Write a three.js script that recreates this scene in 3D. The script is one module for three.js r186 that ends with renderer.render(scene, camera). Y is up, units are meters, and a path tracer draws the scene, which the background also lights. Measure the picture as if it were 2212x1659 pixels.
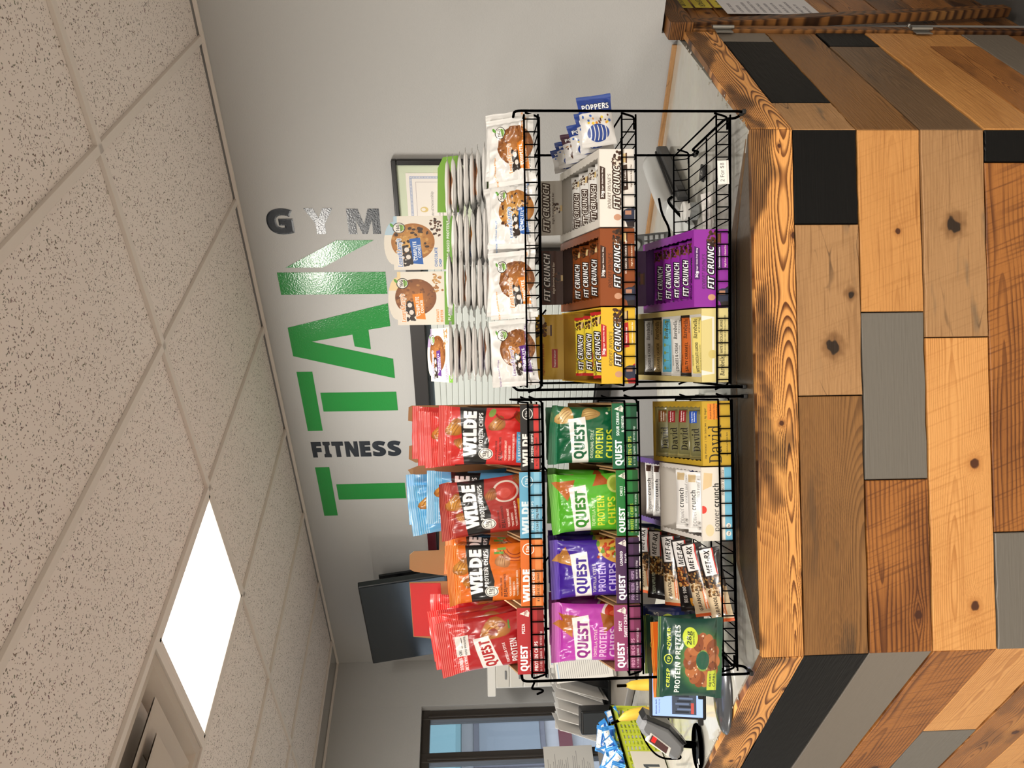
import * as THREE from 'three';
import { RoundedBoxGeometry } from 'three/addons/geometries/RoundedBoxGeometry.js';
import { mergeGeometries } from 'three/addons/utils/BufferGeometryUtils.js';
import { RectAreaLightUniformsLib } from 'three/addons/lights/RectAreaLightUniformsLib.js';
import { FontLoader } from 'three/addons/loaders/FontLoader.js';
import { TextGeometry } from 'three/addons/geometries/TextGeometry.js';
import { ImprovedNoise } from 'three/addons/math/ImprovedNoise.js';

// ---------- camera (the photograph lies on its side: the camera is rolled a quarter turn) ----------
const W = 2212, H = 1659, FOCAL = 1682;
const scene = new THREE.Scene();
const camera = new THREE.PerspectiveCamera(2 * Math.atan(H / 2 / FOCAL) * 180 / Math.PI, W / H, 0.05, 60);
{
  const yaw = 0.67811, pitch = -0.051176, roll = -0.015257;
  const m = new THREE.Matrix4().makeRotationY(yaw).multiply(new THREE.Matrix4().makeRotationX(pitch)).multiply(new THREE.Matrix4().makeRotationZ(roll));
  const right = new THREE.Vector3(), up = new THREE.Vector3(), back = new THREE.Vector3();
  m.extractBasis(right, up, back);
  camera.position.set(0, 1.82, 0);
  camera.up.copy(right);
  camera.lookAt(camera.position.clone().sub(back));
}
scene.add(camera);
const renderer = new THREE.WebGLRenderer({ antialias: true });
renderer.toneMapping = THREE.LinearToneMapping;
renderer.toneMappingExposure = 3.35;
renderer.shadowMap.enabled = true;
scene.background = new THREE.Color(0.74, 0.75, 0.82);
scene.backgroundIntensity = 1;
RectAreaLightUniformsLib.init();

// ---------- lights: 2 x 2 ft panels of the suspended ceiling ----------
const FLOOR = -0.32, CEIL = 2.743, S = 0.6096, GX = -0.7814, GZ = -1.934, WALLZ = -2.909, WALLX = -4.692, TOP = 1.07;
const PANELS = [[-2.305, -1.629, 16], [-3.526, 0.81, 23], [-0.478, 0.81, 24], [0.742, -0.41, 20], [1.352, 2.03, 20]];
const LIGHT = new THREE.Color(1, 0.955, 0.88);

// ---------- helpers ----------
let seed = 7;
const rnd = () => { seed = (seed * 16807) % 2147483647; return seed / 2147483647; };
const rr = (a, b) => a + (b - a) * rnd();
const noise = new ImprovedNoise();
const fbm = (x, y, z = 0) => noise.noise(x, y, z) * 0.6 + noise.noise(x * 2.1, y * 2.1, z + 7) * 0.3 + noise.noise(x * 4.3, y * 4.3, z + 3) * 0.15;
const clamp = (v, a = 0, b = 1) => Math.min(b, Math.max(a, v));
const smooth = (a, b, x) => { const t = clamp((x - a) / (b - a)); return t * t * (3 - 2 * t); };
const used = {};
const numbered = (n) => { used[n] = (used[n] ?? -1) + 1; return used[n] ? `${n}_${String(used[n]).padStart(3, '0')}` : n; };
const shade = (o) => { o.traverse((m) => { if (m.isMesh) { m.castShadow = true; m.receiveShadow = true; } }); return o; };
function tag(o, label, category, group, kind) {
  o.userData = { label, category };
  if (group) o.userData.group = group;
  if (kind) o.userData.kind = kind;
  return o;
}
function thing(name, label, category, group) {
  const o = new THREE.Group(); o.name = numbered(name); o.rotation.order = 'YXZ'; scene.add(o);
  return tag(o, label, category, group);
}
function copy(o, label, base) {
  const c = o.clone(); c.name = numbered(base ?? o.name.replace(/_\d+$/, '')); c.userData = { ...o.userData }; if (label) c.userData.label = label; scene.add(c); return c;
}
function part(name, geo, material, parent, pos, rot) {
  const m = new THREE.Mesh(geo, material); m.name = name; m.castShadow = m.receiveShadow = true;
  if (pos) m.position.set(...pos);
  if (rot) { m.rotation.order = 'YXZ'; m.rotation.set(...rot); }
  parent.add(m); return m;
}
function struct(name, geo, material, pos) {
  const m = new THREE.Mesh(geo, material); m.name = name; m.castShadow = m.receiveShadow = true; m.userData = { kind: 'structure' };
  if (pos) m.position.set(...pos);
  scene.add(m); return m;
}
function structGroup(name) { const g = new THREE.Group(); g.name = name; g.userData = { kind: 'structure' }; scene.add(g); return g; }
const V = (x, y, z = 0) => new THREE.Vector3(x, y, z);
const box = (w, h, d, r = 0.001, s = 1) => new RoundedBoxGeometry(w, h, d, s, Math.min(r, w / 2.01, h / 2.01, d / 2.01));
const at = (g, x, y, z, rx = 0, ry = 0, rz = 0) => { if (rx || ry || rz) g.applyMatrix4(new THREE.Matrix4().makeRotationFromEuler(new THREE.Euler(rx, ry, rz, 'YXZ'))); return g.translate(x, y, z); };
function bare(g) { const h = g.index ? g.toNonIndexed() : g; for (const k of Object.keys(h.attributes)) if (!['position', 'normal', 'uv'].includes(k)) h.deleteAttribute(k); h.clearGroups?.(); return h; }
const join = (list) => mergeGeometries(list.map(bare));
function boxUV(g, sx = 1, sy = 1, ox = 0, oy = 0, axes = 'xy') {    // uv in metres from the positions
  const p = g.attributes.position, uv = g.attributes.uv;
  const a = 'xyz'.indexOf(axes[0]), b = 'xyz'.indexOf(axes[1]);
  for (let i = 0; i < p.count; i++) uv.setXY(i, p.getComponent(i, a) * sx + ox, p.getComponent(i, b) * sy + oy);
  return g;
}
function rounded(pts, rad, n = 4, closed = false) {                 // rounds the corners of a bent wire
  const out = [], m = pts.length;
  for (let i = 0; i < m; i++) {
    if (!closed && (i === 0 || i === m - 1)) { out.push(pts[i]); continue; }
    const p = pts[i], a = pts[(i + m - 1) % m], b = pts[(i + 1) % m];
    const ra = Math.min(rad, p.distanceTo(a) * 0.45), rb = Math.min(rad, p.distanceTo(b) * 0.45);
    const s = p.clone().lerp(a, ra / p.distanceTo(a)), e = p.clone().lerp(b, rb / p.distanceTo(b));
    for (let k = 0; k <= n; k++) { const t = k / n; out.push(s.clone().multiplyScalar((1 - t) ** 2).addScaledVector(p, 2 * t * (1 - t)).addScaledVector(e, t * t)); }
  }
  return out;
}
function rod(pts, r, closed = false, sides = 6) {                   // a wire swept along points
  const n = pts.length, pos = [], nor = [], uv = [], idx = [];
  let ref = null;
  const rings = closed ? n + 1 : n;
  for (let i = 0; i < rings; i++) {
    const k = i % n, p = pts[k], a = closed ? pts[(k + n - 1) % n] : pts[Math.max(0, k - 1)], b = closed ? pts[(k + 1) % n] : pts[Math.min(n - 1, k + 1)];
    const t = b.clone().sub(a).normalize();
    if (!ref) ref = Math.abs(t.y) < 0.9 ? V(0, 1, 0) : V(1, 0, 0);
    const u = ref.clone().addScaledVector(t, -ref.dot(t)); if (u.lengthSq() < 1e-8) u.set(t.y, t.z, t.x); u.normalize(); ref = u;
    const w = t.clone().cross(u);
    for (let j = 0; j <= sides; j++) {
      const q = (j / sides) * Math.PI * 2, d = u.clone().multiplyScalar(Math.cos(q)).addScaledVector(w, Math.sin(q));
      pos.push(p.x + d.x * r, p.y + d.y * r, p.z + d.z * r); nor.push(d.x, d.y, d.z); uv.push(j / sides, i / rings);
    }
  }
  const st = sides + 1;
  for (let i = 0; i < rings - 1; i++) for (let j = 0; j < sides; j++) { const a = i * st + j; idx.push(a, a + st, a + 1, a + 1, a + st, a + st + 1); }
  if (!closed) for (const [k, flip] of [[0, 1], [n - 1, 0]]) {
    const c = pos.length / 3, p = pts[k], t = (k ? p.clone().sub(pts[k - 1]) : p.clone().sub(pts[1])).normalize();
    pos.push(p.x, p.y, p.z); nor.push(t.x, t.y, t.z); uv.push(0, 0);
    for (let j = 0; j < sides; j++) { const a = k * st + j; flip ? idx.push(c, a, a + 1) : idx.push(c, a + 1, a); }
  }
  const g = new THREE.BufferGeometry();
  g.setAttribute('position', new THREE.Float32BufferAttribute(pos, 3)); g.setAttribute('normal', new THREE.Float32BufferAttribute(nor, 3)); g.setAttribute('uv', new THREE.Float32BufferAttribute(uv, 2)); g.setIndex(idx);
  return g;
}
function slab(points, depth, bevel = 0, holes = []) {               // outline (x, y) given a thickness along z
  const s = new THREE.Shape(points.map(([x, y]) => new THREE.Vector2(x, y)));
  for (const h of holes) s.holes.push(new THREE.Path(h.map(([x, y]) => new THREE.Vector2(x, y))));
  return new THREE.ExtrudeGeometry(s, { depth, bevelEnabled: bevel > 0, bevelThickness: bevel, bevelSize: bevel, bevelOffset: -bevel, bevelSegments: 1, curveSegments: 6 });
}
function dataTex(w, h, fn, srgb = true) {
  const d = new Uint8Array(w * h * 4);
  for (let y = 0; y < h; y++) for (let x = 0; x < w; x++) { const c = fn(x / w, y / h, x, y), i = (y * w + x) * 4; d[i] = clamp(c[0], 0, 255); d[i + 1] = clamp(c[1], 0, 255); d[i + 2] = clamp(c[2], 0, 255); d[i + 3] = 255; }
  const t = new THREE.DataTexture(d, w, h); if (srgb) t.colorSpace = THREE.SRGBColorSpace;
  t.wrapS = t.wrapT = THREE.RepeatWrapping; t.magFilter = THREE.LinearFilter; t.minFilter = THREE.LinearMipmapLinearFilter; t.generateMipmaps = true; t.needsUpdate = true; return t;
}
const INK = {};
function print(key, w, h, draw) {                                   // a printed sheet: drawn on a canvas, kept by key
  if (INK[key]) return INK[key];
  const c = document.createElement('canvas'); c.width = w; c.height = h; const x = c.getContext('2d');
  draw(x, w, h);
  const t = new THREE.CanvasTexture(c); t.colorSpace = THREE.SRGBColorSpace; t.anisotropy = 8; return (INK[key] = t);
}
function text(x, s, px, py, size, o = {}) {
  x.save(); x.translate(px, py); if (o.rot) x.rotate(o.rot);
  x.font = `${o.italic ? 'italic ' : ''}${o.thin ? '' : 'bold '}${size}px ${o.font ?? 'sans-serif'}`; x.textAlign = o.align ?? 'center'; x.textBaseline = 'middle';
  let sx = o.sx ?? 1; if (o.fit) sx = o.fit / x.measureText(s).width;
  x.transform(sx, 0, o.skew ?? 0, 1, 0, 0);
  if (o.stroke) { x.lineJoin = 'round'; x.lineWidth = o.lw ?? size * 0.2; x.strokeStyle = o.stroke; x.strokeText(s, 0, 0); }
  x.fillStyle = o.color ?? '#fff'; x.fillText(s, 0, 0); x.restore();
}
const fill = (x, c, a, b, w, h) => { x.fillStyle = c; x.fillRect(a, b, w, h); };
function poly(x, c, pts) { x.fillStyle = c; x.beginPath(); pts.forEach(([a, b], i) => (i ? x.lineTo(a, b) : x.moveTo(a, b))); x.closePath(); x.fill(); }
function disc(x, c, a, b, r, ry = r, rot = 0) { x.fillStyle = c; x.beginPath(); x.ellipse(a, b, r, ry, rot, 0, 7); x.fill(); }
const mat = (color, roughness = 0.6, o = {}) => new THREE.MeshPhysicalMaterial({ color, roughness, ...o });
const inked = (map, roughness = 0.45, o = {}) => new THREE.MeshPhysicalMaterial({ map, roughness, ...o });
const lin = (r, g, b) => new THREE.Color().setRGB(r, g, b);

// ---------- surface textures ----------
const orangePeel = dataTex(512, 512, (u, v) => { let n = 0; for (const [f, a] of [[24, 1], [48, 0.6]]) { const U = u * f, Vv = v * f; n += a * noise.noise(U % f, Vv % f, f); } const q = 128 + n * 90; return [q, q, q]; }, false);
const peel = (k) => { const t = orangePeel.clone(); t.repeat.set(k, k); t.needsUpdate = true; return t; };
const peelFine = peel(7);
// wood: growth rings cut lengthwise, bent round knots; one texture is 1.5 m by 0.22 m
function wood(key, o) {
  if (INK[key]) return INK[key];
  const L = o.len ?? 1.5, B = 0.22, w = o.px ?? 1024, h = 192, z = o.seed * 13.7;
  const mix = (a, b, t) => a.map((v, i) => v + (b[i] - v) * t);
  return (INK[key] = dataTex(w, h, (u, v) => {
    const X = u * L, Y = v * B;
    let bend = 0, knot = 0, ring = 0;
    for (const [kx, ky, kr] of o.knots ?? []) {
      const dx = (X - kx) / (kr * 3.2), dy = (Y - ky) / (kr * 1.5), d2 = dx * dx + dy * dy; bend += kr * 1.6 * Math.exp(-d2 * 0.8) * Math.sign(Y - ky + 1e-6);
      const d = Math.hypot(X - kx, (Y - ky) * 1.15) + (noise.noise(X * 90, Y * 90, z) * 0.22 + (o.ragged ? noise.noise(X * 45, Y * 60, z + 4) * 0.75 : 0)) * kr; knot = Math.max(knot, smooth(kr * 1.15, kr * 0.75, d)); ring = Math.max(ring, smooth(kr * 2.6, kr, d));
    }
    const q = Math.hypot(Y - (o.axis ?? 0.1) - bend + 0.016 * noise.noise(X * 1.7, 3, z), (o.depth ?? 0.02) + 0.05 * fbm(X * (o.wave ?? 1.1), Y * 2, z + 5) + 0.02 * (X - L / 2) * (o.slope ?? 1));
    const t = (q * (o.freq ?? 220) + 0.35 * noise.noise(X * 6, Y * 30, z)) % 1, late = smooth(0.35, 0.9, t) * (1 - smooth(0.93, 1, t));
    const fibre = noise.noise(X * 18, Y * 420, z) * 0.6 + noise.noise(X * 60, Y * 900, z + 2) * 0.4;
    const patch = fbm(X * 2.4, Y * 7, z + 9);
    let c = mix(o.light, o.dark, clamp(late * (o.contrast ?? 0.5) * (1 + patch * 0.8) + fibre * (o.fibre ?? 0.17) + patch * (o.patch ?? 0.15)));
    if (o.burn) { const b = smooth(-0.04, 0.24, fbm(X * 4.2, Y * 9, z + 20)); c = mix(c, [36, 17, 6], Math.min(1, b * o.burn * (0.55 + 0.55 * late))); c = mix(c, [250, 190, 105], smooth(0.15, 0.5, -patch) * 0.35 * (1 - late)); }
    if (o.stain) { const s = smooth(0.18, 0.5, fbm(X * 5, Y * 22, z + 31)) * smooth(-0.2, 0.3, noise.noise(X * 2, Y * 3, z + 40)); c = mix(c, o.stainTint ?? [52, 42, 34], Math.min(1, s * o.stain)); }
    if (o.streak) c = mix(c, o.dark, smooth(0.32, 0.6, noise.noise(X * 5, Y * 150, z + 60)) * o.streak);
    if (o.ragged) c = mix(c, [44, 30, 20], smooth(0.03, 0.0, Math.abs(noise.noise(X * 7, Y * 26, z + 71))) * smooth(0.15, 0.45, noise.noise(X * 3, Y * 12, z + 80)) * 0.8);
    if (o.saw) c = mix(c, o.dark, clamp(noise.noise(X * 160 + Y * 60, Y * 6, z) - 0.15) * o.saw);
    c = mix(c, o.dark, ring * (o.ragged ? 0.7 : 0.35)); c = mix(c, o.knotColor ?? [62, 30, 14], knot * 0.88);
    return c;
  }));
}
const WOODS = {
  burnt: wood('burnt', { seed: 1, light: [222, 158, 88], dark: [84, 42, 14], freq: 230, contrast: 0.85, burn: 0.95, axis: 0.08, wave: 1.4, slope: 1.4, px: 1536, knots: [[0.22, 0.05, 0.008], [0.62, 0.1, 0.007], [1.12, 0.055, 0.009], [1.36, 0.09, 0.006]] }),
  pine: wood('pine', { seed: 2, light: [214, 156, 92], dark: [158, 98, 44], freq: 190, contrast: 0.42, saw: 0.45, fibre: 0.2, streak: 0.25, axis: 0.13, knots: [[0.12, 0.08, 0.013], [0.5, 0.07, 0.014]] }),
  orange: wood('orange', { seed: 3, light: [194, 138, 78], dark: [132, 80, 34], freq: 120, contrast: 0.2, axis: 0.1, patch: 0.4, saw: 0.35, fibre: 0.26, streak: 0.5, knots: [[0.42, 0.09, 0.008]] }),
  tan: wood('tan', { seed: 4, light: [166, 126, 84], dark: [108, 74, 42], freq: 110, contrast: 0.14, patch: 0.42, stain: 1, stainTint: [78, 70, 60], fibre: 0.24, ragged: 1, streak: 0.4, saw: 0.3, axis: 0.04, knots: [[0.2, 0.1, 0.019], [0.34, 0.05, 0.01], [0.8, 0.11, 0.02]], knotColor: [30, 20, 13] }),
  brown: wood('brown', { seed: 5, light: [136, 96, 54], dark: [82, 54, 28], freq: 260, contrast: 0.5, stain: 0.55, axis: 0.02, depth: 0.06, fibre: 0.34 }),
  rough: wood('rough', { seed: 6, light: [160, 102, 48], dark: [78, 40, 14], freq: 90, contrast: 0.6, saw: 1.1, patch: 0.7, axis: 0.16, knots: [[0.1, 0.06, 0.012], [0.7, 0.08, 0.014]] }),
  mocha: wood('mocha', { seed: 8, light: [110, 86, 62], dark: [74, 56, 40], freq: 120, contrast: 0.3, stain: 0.3 }),
  oak: wood('oak', { seed: 9, light: [168, 112, 58], dark: [96, 54, 20], freq: 200, contrast: 0.6, burn: 0.35, axis: 0.12, wave: 1.6, knots: [[0.3, 0.1, 0.012], [0.95, 0.06, 0.014]] }),
  charred: wood('charred', { seed: 10, light: [128, 84, 42], dark: [40, 22, 10], freq: 190, contrast: 0.7, burn: 0.95, patch: 0.4, axis: 0.06, knots: [[0.1, 0.1, 0.01], [0.7, 0.06, 0.01]] }),
};
const grain = dataTex(512, 128, (u, v) => { const q = 128 + 70 * noise.noise(u * 16, v * 64, 2) + 50 * noise.noise(u * 40, v * 24, 8); return [q, q, q]; }, false);
const sawn = (map, r = 0.5, bump = 0.0012, o = {}) => new THREE.MeshPhysicalMaterial({ map, roughness: r, bumpMap: grain, bumpScale: bump, ...o });
const WM = {};
for (const k of Object.keys(WOODS)) WM[k] = sawn(WOODS[k], k === 'rough' || k === 'tan' ? 0.5 : 0.42, k === 'pine' ? 0.0008 : 0.002, { specularIntensity: 0.7 });
WM.grey = mat('#69645c', 0.4, { bumpMap: grain, bumpScale: 0.0016 });
WM.greige = mat('#70675c', 0.42, { bumpMap: grain, bumpScale: 0.0007 });
WM.black = mat('#0a0a0a', 0.5, { bumpMap: grain, bumpScale: 0.0018, specularIntensity: 0.35 });

// ---------- the room ----------
const wallPaint = mat('#a9a8a6', 0.55, { bumpMap: peelFine, bumpScale: 0.0004 });
const plain = mat('#cbc6be', 0.7);
const ceilingWhite = mat('#d2c9c1', 0.8);
const ceilingTile = new THREE.MeshPhysicalMaterial({ roughness: 0.95, map: print('ceiling', 1024, 1024, (x, w, h) => {
  fill(x, '#dcd2cb', 0, 0, w, h);
  const dots = (n, l0, l1, wd, al) => { for (let i = 0; i < n; i++) { const a = rnd() * w, b = rnd() * h, l = rr(l0, l1), q = rnd() * 6.3; x.strokeStyle = `rgba(${rr(52, 84)},${rr(44, 68)},${rr(38, 58)},${al})`; x.lineWidth = rr(wd * 0.6, wd * 1.3); x.lineCap = 'round'; x.beginPath(); x.moveTo(a, b); x.quadraticCurveTo(a + Math.cos(q + 0.5) * l * 0.6, b + Math.sin(q + 0.5) * l * 0.6, a + Math.cos(q) * l, b + Math.sin(q) * l); x.stroke(); } };
  dots(3000, 0.5, 2, 3.4, 0.62); dots(1250, 3, 8, 4, 0.66); dots(200, 8, 14, 4.6, 0.66);
}) });
ceilingTile.map.wrapS = ceilingTile.map.wrapT = THREE.RepeatWrapping;
struct('floor', box(8.6, 0.1, 7.8), mat('#b3ada5', 0.6), [-1.09, FLOOR - 0.05, 0.5]);
const ceiling = structGroup('ceiling');
part('deck', box(8.6, 0.08, 7.8), ceilingWhite, ceiling, [-1.09, CEIL + 0.09, 0.5]);
const tileHalf = boxUV(box(S - 0.004, 0.014, 2 * S - 0.004, 0.003), 1 / S, 1 / S, 0, 0, 'xz'), tileWall = boxUV(box(S - 0.004, 0.014, 0.955, 0.003), 1 / S, 1 / S, 0.3, 0.2, 'xz'), tileSquare = boxUV(box(S - 0.004, 0.014, S - 0.004, 0.003), 1 / S, 1 / S, 0, 0, 'xz');
const columns = []; for (let k = -6; k < 7; k++) columns.push(GX + (k + 0.5) * S);
const isPanel = (x, z) => PANELS.some(([a, b]) => Math.abs(a - x) < 0.1 && Math.abs(b - z) < 0.1);
columns.forEach((x, i) => {
  if (x - S / 2 < WALLX - 0.6 || x > 3) return;
  part('ceiling_tile', tileWall, ceilingTile, ceiling, [x, CEIL + 0.013, (WALLZ + GZ) / 2], [0, i % 2 ? Math.PI : 0, 0]);
  for (let r = 0; r < 4; r++) {
    const z0 = GZ + r * 2 * S, za = z0 + S / 2, zb = z0 + 1.5 * S;
    const pa = isPanel(x, za), pb = isPanel(x, zb), vent = Math.abs(x + 2.305) < 0.1 && r === 0;
    if (!pa && !pb && !vent) part('ceiling_tile', tileHalf, ceilingTile, ceiling, [x, CEIL + 0.013, z0 + S], [0, (i + r) % 2 ? Math.PI : 0, 0]);
    else { if (!pa) part('ceiling_tile', tileSquare, ceilingTile, ceiling, [x, CEIL + 0.013, za]); if (!pb && !vent) part('ceiling_tile', tileSquare, ceilingTile, ceiling, [x, CEIL + 0.013, zb]); part('cross_tee', box(S, 0.012, 0.024, 0.001), ceilingWhite, ceiling, [x, CEIL, z0 + S]); }
  }
});
for (let r = 0; r < 5; r++) part('main_tee', box(8.2, 0.012, 0.024, 0.001), ceilingWhite, ceiling, [-1, CEIL, GZ + r * 2 * S]);
for (let k = -6; k < 7; k++) part('cross_tee', box(0.024, 0.012, 6.9, 0.001), ceilingWhite, ceiling, [GX + k * S, CEIL, 0.53]);
const wallBack = structGroup('wall_back');
part('wall_section', boxUV(slab([[WALLX, FLOOR], [-0.752, FLOOR], [-0.752, 1.128], [3.1, 1.128], [3.1, 2.85], [WALLX, 2.85]], 0.14)), wallPaint, wallBack, [0, 0, WALLZ - 0.14]);
struct('wall_hall', box(0.12, 3.2, 1.2), plain, [-0.83, 1.23, WALLZ - 0.74]);
struct('wall_right', box(0.12, 3.2, 8.2), plain, [3.1, 1.23, 0.2]);
struct('wall_front', box(8.2, 3.2, 0.12), plain, [-1, 1.23, 4.1]);
struct('wall_hall_end', box(4.2, 3.2, 0.12), plain, [1.2, 1.23, -4.1]);
struct('ceiling_hall', box(4.2, 0.1, 1.3), ceilingWhite, [1.3, CEIL + 0.06, -3.55]);
struct('floor_hall', box(4.2, 0.1, 1.3), mat('#4d4a47', 0.6), [1.3, FLOOR - 0.05, -3.55]);
struct('trim_1', box(5.2, 0.014, 0.01, 0.001), ceilingWhite, [WALLX + 2.6, CEIL - 0.008, WALLZ + 0.006]);
struct('trim_2', box(0.01, 0.014, 6.9, 0.001), ceilingWhite, [WALLX + 0.006, CEIL - 0.008, 0.54]);
// the window wall: opening from z -2.58 to -0.6, y 0.5 to 2.17
const WZ0 = -2.585, WZ1 = -0.55, WY0 = 0.35, WY1 = 2.17;
const wallLeft = structGroup('wall_left');
part('wall_section', box(0.14, 3.2, WZ0 - WALLZ + 0.14, 0.001), wallPaint, wallLeft, [WALLX - 0.07, 1.23, (WZ0 + WALLZ - 0.14) / 2]);
part('wall_section', box(0.14, 3.2, 4.1 - WZ1, 0.001), wallPaint, wallLeft, [WALLX - 0.07, 1.23, (4.1 + WZ1) / 2]);
part('wall_section', box(0.14, 2.83 - WY1, WZ1 - WZ0, 0.001), wallPaint, wallLeft, [WALLX - 0.07, (2.83 + WY1) / 2, (WZ0 + WZ1) / 2]);
part('wall_section', box(0.14, WY0 - FLOOR, WZ1 - WZ0, 0.001), wallPaint, wallLeft, [WALLX - 0.07, (WY0 + FLOOR) / 2, (WZ0 + WZ1) / 2]);
const bronze = mat('#3a342f', 0.45, { metalness: 0.3 });
const win = structGroup('window_1');
const wx = WALLX - 0.085;
for (const [a, b, z, y0, y1] of [[0.05, 0, WZ0 + 0.035, WY0, WY1], [0.05, 0, WZ0 + 0.305, WY0, WY1], [0.05, 0, WZ0 + 1.2, WY0, WY1], [0.05, 0, WZ1 - 0.035, WY0, WY1]]) { part('window_frame', box(0.07, y1 - y0, 0.06, 0.004), bronze, win, [wx, (y0 + y1) / 2, z]); part('glazing_bead', box(0.09, y1 - y0 - 0.08, 0.014, 0.003), bronze, win, [wx, (y0 + y1) / 2, z + 0.012]); }
for (const y of [WY0 + 0.03, WY1 - 0.025]) part('window_frame', box(0.068, 0.055, WZ1 - WZ0, 0.004), bronze, win, [wx, y, (WZ0 + WZ1) / 2]);
const glass = mat('#e4edf2', 0.02, { transmission: 1, thickness: 0, ior: 1.5 });
for (const [a, b] of [[WZ0 + 0.065, WZ0 + 0.275], [WZ0 + 0.335, WZ0 + 1.17], [WZ0 + 1.23, WZ1 - 0.065]]) part('pane', box(0.006, WY1 - WY0 - 0.1, b - a, 0.001), glass, win, [wx - 0.01, (WY0 + WY1) / 2, (a + b) / 2]);

// ---------- ceiling lights and the air vent ----------
PANELS.forEach(([x, z, power], i) => {
  const t = thing('ceiling_light', ['square ceiling light panel glowing white beside the air vent', 'square ceiling light panel out over the room, left of the counter', 'square ceiling light panel over the customer side of the counter', 'square ceiling light panel over the gate end of the counter', 'square ceiling light panel far behind the customer side of the counter'][i], 'light');
  t.position.set(x, CEIL, z);
  part('frame', join([at(box(S - 0.03, 0.014, 0.018, 0.002), 0, 0.001, S / 2 - 0.021), at(box(S - 0.03, 0.014, 0.018, 0.002), 0, 0.001, 0.021 - S / 2), at(box(0.018, 0.014, S - 0.03, 0.002), S / 2 - 0.021, 0.001, 0), at(box(0.018, 0.014, S - 0.03, 0.002), 0.021 - S / 2, 0.001, 0)]), ceilingWhite, t);
  part('diffuser', box(S - 0.062, 0.006, S - 0.062, 0.001), new THREE.MeshStandardMaterial({ color: '#fffaf0', emissive: LIGHT, emissiveIntensity: 1.6, roughness: 0.6 }), t, [0, 0.004, 0]);
  const l = new THREE.RectAreaLight(LIGHT, power, S - 0.07, S - 0.07); l.position.set(0, -0.006, 0); l.rotation.x = -Math.PI / 2; t.add(l);
});
{
  const t = thing('air_vent', 'square stepped white ceiling air diffuser beside the light panel', 'vent'); t.position.set(-2.305, CEIL, -1.019);
  const vm = mat('#b3a698', 0.45), ring = (s, y, w, drop) => { const o = s / 2, n = o - w, pos = []; const c = [[-1, -1], [1, -1], [1, 1], [-1, 1]]; const g = []; for (let k = 0; k < 4; k++) { const a = c[k], b = c[(k + 1) % 4]; const q = [[a[0] * o, y, a[1] * o], [b[0] * o, y, b[1] * o], [b[0] * n, y + drop, b[1] * n], [a[0] * n, y + drop, a[1] * n]]; for (const [i0, i1, i2] of [[0, 1, 2], [0, 2, 3]]) pos.push(...q[i0], ...q[i1], ...q[i2]); const q2 = q.map((v) => [v[0], v[1] + 0.004, v[2]]); for (const [i0, i1, i2] of [[0, 2, 1], [0, 3, 2]]) pos.push(...q2[i0], ...q2[i1], ...q2[i2]); } const b = new THREE.BufferGeometry(); b.setAttribute('position', new THREE.Float32BufferAttribute(pos, 3)); b.setAttribute('uv', new THREE.Float32BufferAttribute(new Float32Array(pos.length / 3 * 2), 2)); b.computeVertexNormals(); return b; };
  part('frame', ring(S - 0.03, 0, 0.03, 0), vm, t);
  part('cone', ring(S - 0.09, 0.0, 0.05, 0.055), vm, t); part('cone', ring(0.4, -0.008, 0.11, 0.03), vm, t); part('cone', ring(0.26, -0.016, 0.09, 0.03), vm, t);
  part('backing', box(S - 0.08, 0.01, S - 0.08), mat('#4a4644', 0.7), t, [0, 0.062, 0]); part('centre_plate', box(0.1, 0.004, 0.1), vm, t, [0, 0.004, 0]);
}

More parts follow.
